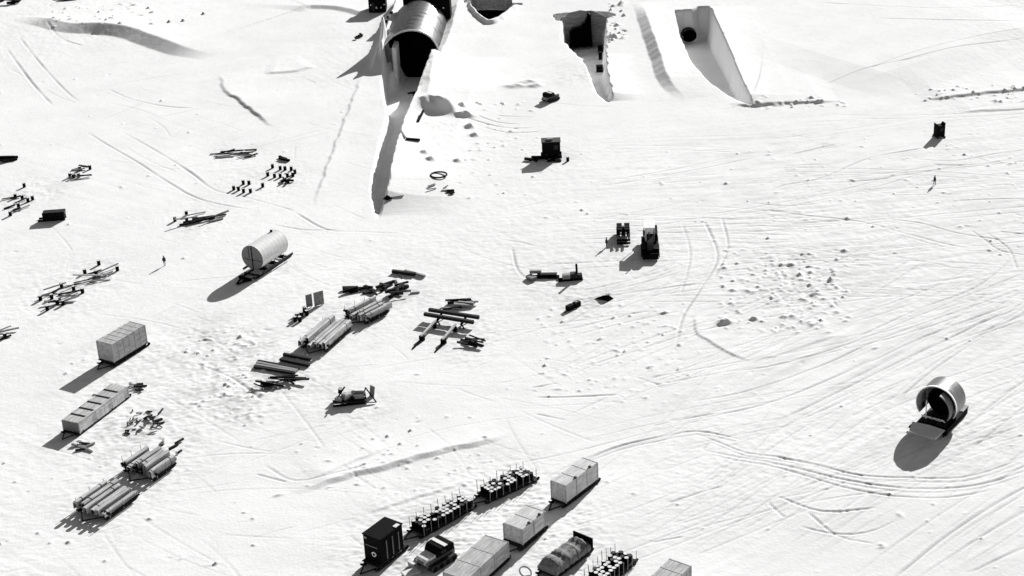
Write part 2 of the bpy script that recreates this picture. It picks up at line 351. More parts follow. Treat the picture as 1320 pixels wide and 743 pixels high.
# --- ramps cut down to the tunnels
def inpoly(poly, sl_):
    x, y = X[sl_], Y[sl_]; c = np.zeros(x.shape, bool); n = len(poly)
    for i in range(n):
        (x1, y1), (x2, y2) = poly[i], poly[(i+1) % n]
        if y1 == y2: continue
        k = ((y1 > y) != (y2 > y)) & (x < (x2-x1)*(y-y1)/(y2-y1)+x1); c ^= k
    return c
def rough(poly, amp, seed, step=1.2):
    r = np.random.default_rng(seed); out = []
    for i in range(len(poly)):
        a, b = np.array(poly[i]), np.array(poly[(i+1) % len(poly)]); n = max(1, int(np.linalg.norm(b-a)/step))
        for k in range(n): out.append(tuple(a+(b-a)*k/n + r.normal(0, amp, 2)))
    return out
def pit(poly, floor, seed, amp=.22):
    """poly: rim in world xy; floor(x, y) gives the cut level"""
    P = rough(poly, amp, seed); q = np.array(P)
    s_ = win(q[:, 0].min()-1, q[:, 0].max()+1, q[:, 1].min()-1, q[:, 1].max()+1)
    k = inpoly(P, s_); f = floor(X[s_], Y[s_])
    k = k.astype(float)
    for _ in range(2):
        k2 = k.copy(); k2[1:-1, 1:-1] = sum(k[1+i:k.shape[0]-1+i, 1+j:k.shape[1]-1+j] for i in (-1, 0, 1) for j in (-1, 0, 1))/9; k = k2
    z_ = Z[s_]; Z[s_] = z_*(1-k) + k*np.minimum(z_, f + .25*z_)
def w2(px, py, z=0): p = at(px, py, z); return (p.x, p.y)
def lin(v, a, b): return np.interp(v, a, b)

# ramp under the steel arch
ARC_L, ARC_R = at(493, 80), at(563, 69)
AC = (ARC_L+ARC_R)/2; AR = (ARC_R-ARC_L).length/2*1.0
tip = w2(486.5, 282); mY = AC.y
rimL = [w2(479, 240), w2(491, 183), w2(501, 145)]; rimR = [w2(536, 136), w2(520, 170), w2(508, 210), w2(499, 250)]
HW = AR-1.0
pit([tip] + rimL + [(AC.x-HW, mY-16), (AC.x-HW+.3, mY+9), (AC.x+HW-.4, mY+9), (AC.x+HW-1.0, mY-16)] + rimR,
    lambda x, y: lin(y, [tip[1], tip[1]+7, tip[1]+20, tip[1]+50, mY-18, mY+9], [-.15, -1.1, -2.0, -3.0, -5.8, -6.8]), 3, .06)
# snow ledge inside the arch's left side
mound(0, 0, 2.0, 6.5, 2.2, PI/2, 3, (AC.x-AR+2.1, mY+4.5)); mound(0, 0, 1.5, 4.8, 2.4, PI/2, 3, (AC.x-AR+2.0, mY-3))
# square cut with the timber portal
PB = at(751, 61, -8.2); PBL, PBR = at(727, 61, -8.2), at(777, 61, -8.2); py0 = w2(788, 131)
wl = rimback = PB.y
pit([(PBL.x-2.2, wl+.6), (PBL.x-1.6, wl-3.2), (PBL.x, wl-4.6), (at(727, 80, -6).x, at(727, 80, -6).y), w2(757, 84), w2(770, 118), w2(783, 132), w2(789, 129),
     w2(780, 96), (PBR.x+.2, wl-6), (PBR.x+.4, wl-4.0), (PBR.x+2.6, wl-2.4), (PBR.x+1.2, wl), (PBR.x-2, wl+.8), (PBL.x+2, wl+1.0)],
    lambda x, y: lin(y, [py0[1], wl-22, wl-6], [-.6, -5.4, -8.2]), 5, .2)
# wide sloping cut with the round culvert mouth
HB = at(889, 55, -7.6)
pit([(at(871, 15, 0).x, HB.y+.4), (at(893, 14, 0).x, HB.y+.4), (at(900, 10).x, HB.y+3), (at(912, 10).x, HB.y+3), w2(921, 33), w2(936, 66), w2(951, 102), w2(969, 138),
     w2(938, 120), w2(914, 104), w2(894, 82), w2(879, 50)],
    lambda x, y: lin(y, [w2(969, 138)[1], w2(969, 138)[1]+7, w2(969, 138)[1]+20, HB.y-12, HB.y-1], [-.5, -2.4, -4.2, -6.6, -7.6]), 8, .06)
# V shaped pit at the top edge
VYB = w2(629, 30.5)[1]+15.0
pit([w2(607, 7), w2(609, 13), w2(619, 24), w2(629, 30.5), w2(641, 26.5), w2(654, 17), w2(665, 8), (w2(668, 4)[0]+.8, VYB), (w2(606, 4)[0]-.6, VYB)],
    lambda x, y: lin(y, [w2(629, 30)[1], w2(629, 30)[1]+4, VYB], [-1.0, -6.0, -6.5]), 9, .12)

def gz(x, y):
    i = min(max(np.searchsorted(xs, x), 1), NX-1); j = min(max(np.searchsorted(ys, y), 1), NY-1)
    return float(Z[j-1:j+1, i-1:i+1].mean())
me = bpy.data.meshes.new('snow_ground')
co = np.stack([X, Y, Z], -1).reshape(-1, 3).astype(np.float32)
idx = np.arange(NX*NY).reshape(NY, NX)
q = np.stack([idx[:-1, :-1], idx[:-1, 1:], idx[1:, 1:], idx[1:, :-1]], -1).reshape(-1)
nf = (NX-1)*(NY-1)
me.vertices.add(NX*NY); me.vertices.foreach_set('co', co.ravel())
me.loops.add(nf*4); me.loops.foreach_set('vertex_index', q.astype(np.int32))
me.polygons.add(nf); me.polygons.foreach_set('loop_start', np.arange(0, nf*4, 4, dtype=np.int32))
me.polygons.foreach_set('loop_total', np.full(nf, 4, np.int32)); me.polygons.foreach_set('use_smooth', np.ones(nf, bool))
me.update(calc_edges=True); me.materials.append(M['snow'])
ground = bpy.data.objects.new('snow_ground', me); C.objects.link(ground); ground['kind'] = 'structure'
at_ = me.attributes.new('packed', 'FLOAT', 'POINT'); at_.data.foreach_set('value', np.clip(PACK_SHADE, 0, 1).astype(np.float32).ravel())  # packed-snow tone plus the shade painted along the ruts
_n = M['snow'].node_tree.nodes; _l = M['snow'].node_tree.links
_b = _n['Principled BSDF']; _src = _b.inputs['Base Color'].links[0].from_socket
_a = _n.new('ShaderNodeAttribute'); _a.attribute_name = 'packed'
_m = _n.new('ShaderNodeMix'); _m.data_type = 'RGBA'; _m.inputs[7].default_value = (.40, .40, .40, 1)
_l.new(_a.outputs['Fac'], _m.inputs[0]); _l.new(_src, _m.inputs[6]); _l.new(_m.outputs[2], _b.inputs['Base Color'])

def atg(px, py):
    p = at(px, py); p.z = gz(p.x, p.y); return p
def frame(p0, p1):
    a, b = at(*p0), at(*p1); d = b-a; mid = (a+b)/2; mid.z = gz(mid.x, mid.y)
    return mid, math.atan2(d.y, d.x), d.length

# ------------------------------------------------------------------ things
def sled(loc, rz, L, W, label, dz=.62, group=None, stakes=0, stake_h=1.3, deck=True, bar_end=-1):
    t = thing('cargo_sled', label, 'sled', loc, rz, group)
    for s in (-1, 1):
        pr = [(-L/2-.5, .42), (-L/2-.32, .16), (-L/2+.1, .0), (L/2-.1, .0), (L/2+.32, .16), (L/2+.5, .42), (L/2+.38, .5), (L/2-.05, .24), (-L/2+.05, .24), (-L/2-.38, .5)]
        MB().prism(pr, s*W*.42-.14, s*W*.42+.14).build('runner', 'dark', t)
    for k in range(4):
        MB().box(((k/3-.5)*L*.84, 0, .36), (.28, W*.98, .24)).build('crossbeam', 'dark', t)
    if deck:
        b = MB(); n = 7
        for k in range(n): b.box((0, (k-(n-1)/2)*W/n, dz-.07), (L, W/n-.05, .1+.01*(k % 2)))
        b.build('deck', 'dark', t)
    b = MB(); e = bar_end*(L/2)
    b.bar((e, -W*.35, .35), (e+bar_end*1.9, 0, .3), .14); b.bar((e, W*.35, .35), (e+bar_end*1.9, 0, .3), .14)
    b.build('drawbar', 'iron', t)
    for k in range(stakes):
        for s in (-1, 1):
            x = (k/(stakes-1)-.5)*L*.94
            MB().bar((x, s*(W/2+.06), .3), (x+random.uniform(-.05, .05), s*(W/2+.07+random.uniform(0, .08)), dz+stake_h+random.uniform(-.25, .3)), .06).build('stake', 'timber', t)
    return t
def local(loc, rz, x, y, z=0):
    c, s = math.cos(rz), math.sin(rz); return Vector((loc[0]+x*c-y*s, loc[1]+x*s+y*c, loc[2]+z))

# --- oil drums
dr = thing('oil_drum', 'black oil drum', 'drum', (0, 0, 0))
b = MB(); R = .29; prof = [(0, R), (.03, R+.015), (.06, R), (.28, R), (.30, R+.02), (.32, R), (.56, R), (.58, R+.02), (.60, R), (.84, R), (.87, R+.015), (.88, R)]
b.grid([[(r*math.cos(2*PI*i/12), r*math.sin(2*PI*i/12), z) for i in range(12)] for z, r in prof], True)
b.add([(R*math.cos(2*PI*i/12), R*math.sin(2*PI*i/12), 0) for i in range(12)], [tuple(range(11, -1, -1))])
b.build('drum_body', 'black', dr)
MB().cyl((0, 0, .845), (0, 0, .872), R-.02, 12).build('lid', 'drumlid', dr)
MB().cyl((.17, 0, .872), (.17, 0, .90), .04, 6).build('bung', 'iron', dr)
drum_used = [False]
def drum(loc, rz, label, group, rot=None, bare=False):
    if not drum_used[0]:
        drum_used[0] = True; dr.location = loc; dr.rotation_euler = rot or (0, 0, rz); dr['label'] = label
        if group: dr['group'] = group
        return dr
    o = dup(dr, loc, rz, label, group, rot)
    if bare:
        for c in list(o.children):
            if c.name.startswith('lid'): c.data = dark_lid
    return o
dark_lid = next(c for c in dr.children if c.name.startswith('lid')).data.copy(); dark_lid.materials[0] = M['iron']
def drum_load(loc, rz, L, W, dz, label, group):
    nx, ny = int(L/.64), int(W/.61)
    for i in range(nx):
        for j in range(ny):
            if random.random() < .13: continue
            z = dz + .02
            p = local(loc, rz, (i-(nx-1)/2)*.645+random.uniform(-.06, .06), (j-(ny-1)/2)*.62+random.uniform(-.05, .05), z)
            drum(p, random.uniform(0, 6), label.replace('pale lidded drum', 'dark topped drum') if (dk := random.random() < .22) else label, group, (random.uniform(-.05, .05), random.uniform(-.05, .05), 0), dk)
for p0, p1, sl_l, d_l, grp in [
    ((536, 690), (604, 652), 'long dark sled carrying drums, directly behind the tall black shed', 'pale lidded drum standing on the sled directly behind the tall black shed', 'drums on the sled behind the black shed'),
    ((622, 645), (685, 616), 'dark drum sled at the far end of its row, beside the farthest pale crate', 'pale lidded drum standing on the sled beside the farthest pale crate', 'drums on the far sled of the row'),
    ((766, 757), (808, 722), 'dark drum sled between the canvas load and the crate at the bottom edge', 'pale lidded drum standing on the sled right of the canvas covered load', 'drums on the sled right of the canvas load')]:
    loc, rz, L = frame(p0, p1); W = 2.5 if p1[0] < 700 else 2.9
    sled(loc, rz, L, W, sl_l, stakes=8, stake_h=1.45)
    drum_load(loc, rz, L-.4, W, .62, d_l, grp)

# --- crates on sleds
def topframe(o, l, w_, zt, ext=0):
    o, l, w_ = at(*o, zt), at(*l, zt), at(*w_, zt)
    ax = (l-o); L = ax.length+ext; ax.normalize(); pr = Vector((-ax.y, ax.x, 0)); W = (w_-o).dot(pr)
    c = o+ax*L/2+pr*W/2; return Vector((c.x, c.y, gz(c.x, c.y))), math.atan2(ax.y, ax.x), L, abs(W)
def crate(name, o, l, w_, zt, h, label, sled_label, ext=0, mt='crate', cat='crate', lugs=0, lug_side=1, nb=4, cross=True, mt_lid=None, slots=0, bar_end=-1):
    loc, rz, L, W = topframe(o, l, w_, zt, ext)
    z0 = zt-h
    if sled_label:
        sd = sled(loc, rz, L+.5, min(W+.1, 3.2), sled_label, dz=z0-.02, bar_end=bar_end)
        if z0 > .4: MB().box((0, 0, (z0-.1)/2+.03), (L*.95, W*.92, z0-.28)).build('under_shade', 'black', sd)  # black block painted as the shade under the crate
    base = loc.copy(); base.z = loc.z+z0
    t = thing(name, label, cat, base, rz)
    b = MB(); nbx = max(6, int(L/.32)); nby = max(4, int(W/.32))
    for k in range(nbx):
        for s in (-1, 1): b.box(((k+.5-nbx/2)*L/nbx, s*(W/2-.03-.012*random.random()), h/2), (L/nbx-.012, .05, h-.02))
    for k in range(nby):
        for s in (-1, 1): b.box((s*(L/2-.03-.012*random.random()), (k+.5-nby/2)*W/nby, h/2), (.05, W/nby-.012, h-.02))
    b.box((0, 0, h/2), (L-.14, W-.14, h-.06))
    b.build('wall', mt, t)
    if slots:
        for k in range(slots+1):
            x0 = -L/2+(k+.5)*L/(slots+1)
            MB().box((x0, 0, h+.02), (L/(slots+1)-.03, W+.02, .12)).build('lid_panel', 'pale', t)
            if k < slots: MB().box((x0+L/(slots+1)/2, .1, h+.11), (.2, W*.86, .10)).build('slot_shade', 'dark', t)  # dark bar on the lid, painted as the shade of an open gap
        MB().box((-L/2-.03, 0, h/2), (.05, W-.2, h-.15)).build('end_panel', 'grey', t)
    else:
        b = MB(); n = max(5, int(W/.4))
        for k in range(n): b.box((0, (k+.5-n/2)*W/n, h+.02+.006*random.random()), (L+.06, W/n-.015, .06))
        b.build('lid', mt_lid or mt, t)
        for k in range(nb):
            x = (k/(nb-1)-.5)*(L-.15)
            MB().box((x, 0, h+.065), (.13, W+.1, .03)).build('batten', 'batten', t)
    for x in (-L/2, L/2):
        for y in (-W/2, W/2): MB().box((x, y, h/2-.01), (.14, .14, h+.04)).build('corner_post', 'batten', t)
    for s in (-1, 1):
        for k in range(1, nb-1):
            x = (k/(nb-1)-.5)*(L-.15); MB().box((x, s*(W/2+.035), h/2), (.12, .05, h-.06)).build('batten', 'batten', t)
    for k in range(lugs):
        x = ((k+.7)/(lugs+.2)-.5)*L
        MB().box((x, lug_side*(W/2-.08), h+.16), (.3, .3, .22)).build('lifting_lug', 'iron', t)
    return t
crate('shipping_crate', (729,627), (770,596.5), (708,621.7), 3.1, 2.45, 'pale wooden crate farthest up its row, two dark lugs on its top edge', 'sled under the farthest pale crate of the lower row', lugs=2, lug_side=-1)
crate('shipping_crate', (673,684), (702.5,660), (647.7,676.5), 2.9, 2.1, 'short pale wooden crate, the middle one of the lower row', 'sled under the short middle crate of the lower row', lugs=2, lug_side=-1, nb=3)
crate('shipping_crate', (625.8,689.6), (576.4,733.5), (653,700.6), 2.8, 2.1, 'long grey crate at the near end of the lower row, cut by the bottom edge', 'sled under the long grey crate at the bottom edge', ext=.8, mt='crate2', nb=4, bar_end=1)
crate('shipping_crate', (863,720), (840,742), (888,732), 2.7, 2.0, 'grey crate cut off by the bottom edge, right of the drums', 'sled under the grey crate right of the drums', ext=2.0, mt='crate2', bar_end=1)
crate('shipping_crate', (167.4,416), (124.6,441.2), (185,421.8), 3.75, 2.95, 'tall grey ribbed crate standing alone on a sled near the left edge', 'sled under the tall ribbed crate at the left', mt='crate2', nb=7, bar_end=1)
crate('shipping_crate', (101.4,547), (164.4,500), (80.4,542.2), 1.9, 1.55, 'long low pale crate with dark slots across its lid', 'low sled under the long slotted crate', slots=5, nb=4)

# --- black shed on a sled
loc, rz, L, W = topframe((496, 666.7), (467.4, 687.5), (515.7, 676.6), 4.2)
sled(loc, rz, L+1.2, W, 'heavy black sled under the tall black shed', dz=.7, bar_end=1)
t = thing('shed', 'tall black shed with pale strips on its side, on a sled', 'shed', loc+Vector((0, 0, .7)), rz)
h = 3.4
MB().box((0, 0, h/2), (L, W, h)).build('wall', 'black', t, bev=.03)
MB().box((0, 0, h+.06), (L+.2, W+.2, .14)).build('roof', 'black', t, bev=.03)
for k in range(3):
    MB().box((-.3*L+k*.27*L, W/2+.03, h*.45), (.16, .06, h*.75)).build('strip', 'grey', t)
MB().box((-.30*L, W/2-.2, h+.18), (.75, .5, .12)).build('vent', 'white', t)
MB().cyl((L/2+.02, .25, h*.32), (L/2+.1, .25, h*.32), .34, 14).build('round_hatch', 'drumlid', t)
MB().cyl((L/2+.1, .25, h*.32), (L/2+.13, .25, h*.32), .17, 10).build('hatch_rim', 'black', t)
MB().box((L/2+.04, -.1, h*.62), (.06, W*.7, .1)).build('rail', 'grey', t)
MB().box((L/2+.04, -W*.35, h*.9), (.06, .4, .3)).build('vent', 'grey', t)

# --- load under a canvas
loc, rz, L = frame((704, 745), (752, 709)); W = 2.7
sled(loc, rz, L, W, 'dark sled under the canvas covered load')
t = thing('canvas_load', 'lumpy load under grey canvas with a black end board', 'load', loc+Vector((0, 0, .62)), rz)
rows = []; rr = random.Random(5); nl = 22; lump = [rr.uniform(-.15, .22) for _ in range(nl+1)]
for i in range(nl+1):
    u = i/nl; hh = (1.35+lump[i])*min(1, .55+u*5)*min(1, .6+(1-u)*5); row = []
    for j in range(17):
        a = PI*j/16; y = -math.cos(a); z = abs(math.sin(a))**.55
        row.append(((u-.5)*(L-.3), y*(W/2+.05)*(1+.05*math.sin(i*1.9+j)), max(0, z*hh+.06*math.sin(j*2.1+i*1.3)*z)))
    rows.append(row)
b = MB().grid(rows); b.add(rows[0], [tuple(range(17))]); b.add(rows[-1], [tuple(range(16, -1, -1))]); b.build('canvas', 'canvas', t, True)
for k in range(4):
    MB().grid([[((k/3-.5)*(L*.7)+dx, -math.cos(PI*j/12)*(W/2+.1), abs(math.sin(PI*j/12))**.55*1.62) for j in range(13)] for dx in (-.03, .03)]).build('rope', 'dark', t)
MB().box((L/2, 0, .75), (.16, W+.2, 1.5)).build('end_board', 'black', t)

# --- tracked carrier beside the row, and its far cousins
def carrier(loc, rz, label, s=1.0, roof='black'):
    t = thing('tracked_carrier', label, 'tracked vehicle', loc, rz); t.scale = (s, s, s)
    for y in (-.95, .95):
        pr = [(-1.7, .3), (-1.45, .04), (1.45, .04), (1.75, .35), (1.55, .7), (-1.5, .7)]
        tk = MB().prism(pr, y-.28, y+.28).build('track', 'iron', t)
        for k in range(4): MB().cyl((-1.2+k*.8, y-.31, .33), (-1.2+k*.8, y+.31, .33), .26, 10).build('road_wheel', 'black', tk)
    MB().prism([(-1.8, .5), (1.7, .5), (1.95, .85), (1.8, 1.1), (-1.8, 1.1)], -.75, .75).build('hull', 'grey', t)
    cab = MB().prism([(-1.6, 1.1), (.6, 1.1), (.35, 1.75), (.15, 1.92), (-1.3, 1.95), (-1.6, 1.75)], -.95, .95).build('cab', roof, t, bev=.05)
    MB().box((-.55, 0, 1.965), (.42, 1.92, .05)).build('roof_stripe', 'white', cab)
    for y in (-.955, .955): MB().box((-.2, y, 1.5), (.6, .03, .35)).build('window', 'iron', cab)
    MB().prism([(.6, 1.1), (1.85, 1.1), (1.7, 1.3), (.6, 1.38)], -.7, .7).build('hood', 'drumlid', t)
    for y in (-.55, .55): MB().cyl((1.83, y, .98), (1.95, y, .98), .11, 8).build('headlight', 'white', t)
    return t
loc, rz, L = frame((548, 733), (576, 716))
carrier(loc, rz+PI, 'small tracked vehicle with a white band across its dark roof', 1.28)
t = thing('cabin', 'lone small upright black cabin in open snow near the right edge', 'cabin', atg(1212, 178), .25)
MB().box((0, .5, 1.35), (1.75, 1.3, 2.1)).build('wall', 'black', t, bev=.03)
for x in (-.7, .7): MB().prism([(x-.2, 2.4), (x+.2, 2.4), (x+(.2 if x > 0 else -.2), 2.85)], -.1, 1.1).build('roof_end', 'black', t)
for x in (-.7, .7): MB().box((x, .5, .15), (.2, 2.2, .3)).build('skid', 'dark', t)
MB().box((.1, -.17, 1.6), (.6, .05, .5)).build('window', 'iron', t)
loc, rz, L = frame((704, 132), (716, 128)); carrier(loc, rz, 'small dark tracked vehicle in front of the square tunnel cut', .95)
# bits around the near carrier
t = thing('tool_box', 'flat pale box lying just left of the white banded vehicle', 'box', atg(536, 728), .7)
MB().box((0, 0, .3), (1.6, 1.1, .6)).build('body', 'crate', t, bev=.02); MB().box((0, 0, .64), (1.66, 1.16, .07)).build('lid', 'drumlid', t)
t = thing('tool_box', 'low pale box at the bottom edge below the white banded vehicle', 'box', atg(530, 741), .5)
MB().box((0, 0, .22), (1.9, 1.2, .44)).build('body', 'crate2', t, bev=.02); MB().box((0, 0, .47), (1.96, 1.26, .06)).build('lid', 'drumlid', t)
b = MB(); b.grid([[((.75+.1*math.cos(2*PI*j/8))*math.cos(2*PI*i/24), (.75+.1*math.cos(2*PI*j/8))*math.sin(2*PI*i/24), .12+.1*math.sin(2*PI*j/8)) for j in range(8)] for i in range(25)], True)
o = b.build('cable_coil', 'timber'); o.location = atg(677, 741); o.rotation_euler = (.5, .2, .6); o.location.z += .35; tag(o, 'loop of grey cable at the bottom edge left of the canvas load', 'cable')

# --- long stacks of lumber on sleds
def timber_stack(nl, fl, nr, zt, label, sled_label, group, seed, tag_bundle, dz=.62):
    r = random.Random(seed); o, l, w_ = nl, fl, nr
    loc, rz, L, W = topframe(o, l, w_, zt)
    a, bq, cq = at(*o, zt), at(*l, zt), at(*w_, zt); sgn = 1
    sled(loc, rz, L*.86, W, sled_label, dz=dz, stakes=3, stake_h=zt-dz-.2)
    ns = 5 if W < 2.6 else 6; k = 0; H_ = zt-dz
    for k in range(ns):
        wd = W/ns*r.uniform(.62, .84); y = -W/2+(k+.5)*W/ns; hh = H_*r.uniform(.4, 1.0); dx = r.uniform(-.5, .5); LL = L*r.uniform(.88, 1.04)
        t = thing('curved_sheet_stack', tag_bundle, 'sheets', local(loc, rz, dx, y, dz+.02), rz, group)
        nl_ = 3; th = .06
        def arcp(q):
            hw, hq = wd/2-q*.035, hh-q*th
            return [(hw, 0)]+[(hw*math.cos(PI*(i+1.2)/10.4), hq*(.80+.20*math.sin(PI*(i+1.2)/10.4))) for i in range(9)]+[(-hw, 0)]
        for q in range(nl_):
            o_, i_ = arcp(q), [(y_*.93, max(0, z_-.075)) for y_, z_ in arcp(q)]; sh = r.uniform(-.25, .25)
            MB().grid([[(x+sh, y_, z_) for y_, z_ in pl] for pl, x in ((o_, -LL/2), (o_, LL/2), (i_, LL/2), (i_, -LL/2), (o_, -LL/2))]).build('sheet', ('pale', 'crate', 'timber')[q], t)
        pl = arcp(nl_+.3); MB().prism(pl, -LL/2+.25, LL/2-.25, 'x').build('hollow_shade', 'black', t)  # black filler painted as the shade in the hollow end of the stack
        for xx in (-.3, .32):
            if r.random() < .5: MB().grid([[(xx*LL+d_, y_*1.03, z_*1.02+.01) for y_, z_ in arcp(0)] for d_ in (-.05, .05)]).build('strap', 'iron', t)
    for yy_ in (-W/2-.1, W/2+.1):
        bl = MB().box((0, 0, 0), (L*.8, .16, .2)).build('side_beam', 'black'); bl.location = local(loc, rz, r.uniform(-.4, .4), yy_, dz+.12); bl.rotation_euler = (0, 0, rz)
        tag(bl, 'thin black beam along the %s side of ' % ('lower right' if yy_ < 0 else 'upper left')+label, 'timber')
    b = MB()
    e = thing('end_frame', 'dark end frame across the near end of ' + label, 'frame', local(loc, rz, -L*.43, 0, 0), rz)
    MB().box((0, 0, dz+.45), (.3, W+.5, .26)).build('crossbar', 'black', e)
    for s in (-1, 1): MB().box((0, s*W*.42, (dz+.3)/2+.1), (.22, .26, dz+.9)).build('post', 'black', e)
timber_stack((154.7,591.7), (184,572), (189,611), 2.2, 'the higher sheet load at lower left', 'sled under the higher sheet load at lower left', 'curved sheet stacks on the higher sled at lower left', 3, 'stack of long curved pale sheets on the higher sled at lower left')
timber_stack((93.4,645.5), (137.5,615), (142,654), 1.9, 'the lower sheet load at lower left', 'sled under the sheet load nearest the lower left corner', 'curved sheet stacks nearest the lower left corner', 4, 'stack of long curved pale sheets on the sled nearest the lower left corner')
timber_stack((442,398), (473,382), (463,413), 1.8, 'the farther sheet load mid picture', 'sled under the farther sheet load left of centre', 'curved sheet stacks on the farther sled left of centre', 5, 'stack of long curved pale sheets on the farther sled left of centre')
timber_stack((384,438), (420,407), (427,437), 1.9, 'the nearer sheet load mid picture', 'sled under the nearer sheet load left of centre', 'curved sheet stacks on the nearer sled left of centre', 6, 'stack of long curved pale sheets on the nearer sled left of centre')

# --- big tank on a sled
loc, rz, L = frame((322, 360), (366, 331))
RR = 2.15; zc = RR+1.0
sled(loc, rz, L*1.0, 3.2, 'dark iron sled under the big pale tank', dz=.7, deck=False)
t = thing('storage_tank', 'big pale round tank lying on a sled with a dark end', 'tank', loc+Vector((0, 0, .7)), rz)
n = 36; TL = 7.2; rows = []
for i in range(41):
    r_ = RR+(.012 if i % 5 == 0 else 0); rows.append([((i/40-.5)*TL, r_*math.cos(2*PI*k/n), zc-.7+r_*math.sin(2*PI*k/n)) for k in range(n)])
MB().grid(rows, True).build('shell', 'tanksteel', t, True)
for s in (-1, 1):
    e = MB().cyl((s*(TL/2-.02), 0, zc-.7), (s*(TL/2+.03), 0, zc-.7), RR-.02, 36).build('end_plate', 'grey', t)
    MB().box((s*(TL/2+.06), 0, zc-.7), (.08, .14, RR*1.95)).build('stiffener', 'black', e)
    MB().box((s*(TL/2+.06), 0, zc-1.1), (.06, RR*1.7, .07)).build('stiffener', 'iron', e)
    MB().box((s*(TL/2+.06), .6, zc+.2), (.06, .06, RR*1.0)).build('stiffener', 'iron', e)
for x in (-2.6, 0, 2.6): MB().prism([(-1.6, 0), (1.6, 0), (1.75, .8), (.9, .42), (0, .28), (-.9, .42), (-1.75, .8)], x-.12, x+.12, 'x').build('saddle', 'black', t)
MB().cyl((TL*.36, .3, zc-.7+RR-.05), (TL*.36, .3, zc-.7+RR+.3), .22, 8).build('manhole', 'black', t)
for s in (-1, 1): MB().bar((-TL/2-.2, s*2.0, .15), (TL/2+1.2, s*2.0, .15), .22, .3).build('side_rail', 'iron', t)
# --- heap at the tank's near end
t = thing('tow_frame', 'black tow frame lying in front of the big tank', 'tow frame', atg(319, 362), rz)
MB().bar((-.6, -1.2, .35), (-.4, 1.3, .4), .4).build('crossbar', 'black', t); MB().bar((-.4, .9, .3), (-2.6, .2, .25), .22).build('tow_arm', 'black', t); MB().bar((-.4, -.9, .3), (-2.6, 0, .25), .22).build('tow_arm', 'black', t)

# --- open half tube on a sled at the right
loc, rz, L = frame((1192, 562), (1228, 524))
sled(loc, rz, 6.4, 4.0, 'wide dark sled under the open steel shell at right', dz=.8)
t = thing('steel_shell', 'huge open round steel shell with a dark inside, on a wide sled', 'steel shell', loc+Vector((0, 0, .8)), rz)
RR = 2.75; zc = 2.35; n = 30; a0, a1 = -.25*PI, 1.25*PI
def arc(r, x, lo, hi, n=24): return [(x, r*math.cos(lo+(hi-lo)*k/n), zc+r*math.sin(lo+(hi-lo)*k/n)) for k in range(n+1)]
def shellband(b, r1, r2, x0, x1, lo, hi):
    A, B, D_, E = arc(r1, x0, lo, hi), arc(r1, x1, lo, hi), arc(r2, x1, lo, hi), arc(r2, x0, lo, hi)
    k = len(A); b.grid([A, B, D_, E, A]); b.add([A[0], B[0], D_[0], E[0]], [(0, 1, 2, 3)]); b.add([A[-1], B[-1], D_[-1], E[-1]], [(0, 1, 2, 3)])
b = MB(); shellband(b, RR, RR-.12, -1.3, 2.0, -.2*PI, 1.15*PI); b.build('shell', 'steel', t, True)
b = MB(); shellband(b, RR+.1, RR-.02, -1.45, -1.15, -.2*PI, 1.15*PI); b.build('rim', 'tanksteel', t, True)
b = MB(); shellband(b, RR-.13, RR-.20, -1.2, .9, -.1*PI, .66*PI); b.build('lining', 'dull', t, True)
b = MB(); shellband(b, RR-.25, RR-.40, -2.7, -1.5, .62*PI, 1.15*PI); b.build('side_panel', 'grey', t, True)
MB().bar((-2.1, 1.05, .5), (-1.9, 1.15, 3.0), .12, .5).build('panel_edge', 'white', t)
MB().cyl((1.8, 0, zc), (1.95, 0, zc), RR-.13, 30).build('back_plate', 'dull', t)
MB().cyl((.6, 0, zc-.3), (.75, 0, zc-.3), RR-.75, 30).build('shade_backing', 'hole', t)  # black disc painted as the shade inside the shell
for y in (-1.15, -.35, .5, 1.2): MB().box((-2.0, y, .6), (.1, .7, 1.2), ry=-.85).build('front_panel', 'white', t)
for y in (-1.0, .1, .9): MB().bar((-1.85, y-.35, .1), (-1.72, y+.25, 1.0), .09).build('brace', 'black', t)
MB().add([(-5.4, -1.7, -.2), (-5.5, .4, -.25), (-5.2, 2.0, -.15), (-3.4, 2.35, .18), (-3.3, 0, .3), (-3.4, -2.3, .2), (-5.2, -1.7, -.75), (-5.0, 2.0, -.7), (-3.4, 2.3, .1), (-3.4, -2.2, .1)], [(0, 1, 4, 5), (1, 2, 3, 4), (0, 6, 7, 2, 1), (2, 7, 8, 3), (5, 9, 6, 0), (3, 8, 9, 5, 4), (6, 9, 8, 7)]).build('apron', 'white', t)
MB().box((-3.2, 0, -.1), (1.6, 3.7, .25)).build('platform', 'black', t)
MB().box((.4, -2.15, -.35), (7.4, .45, .8)).build('side_skid', 'black', t)
MB().box((3.6, -1.2, .0), (1.9, 2.2, .3)).build('rear_deck', 'timber', t); MB().box((2.9, -.8, 2.2), (.7, 1.0, .9)).build('rear_box', 'black', t)
for y in (-2.1, 2.1): MB().bar((-3.4, y, .1), (-4.3, y*1.15, -.3), .2).build('tow_arm', 'black', t)

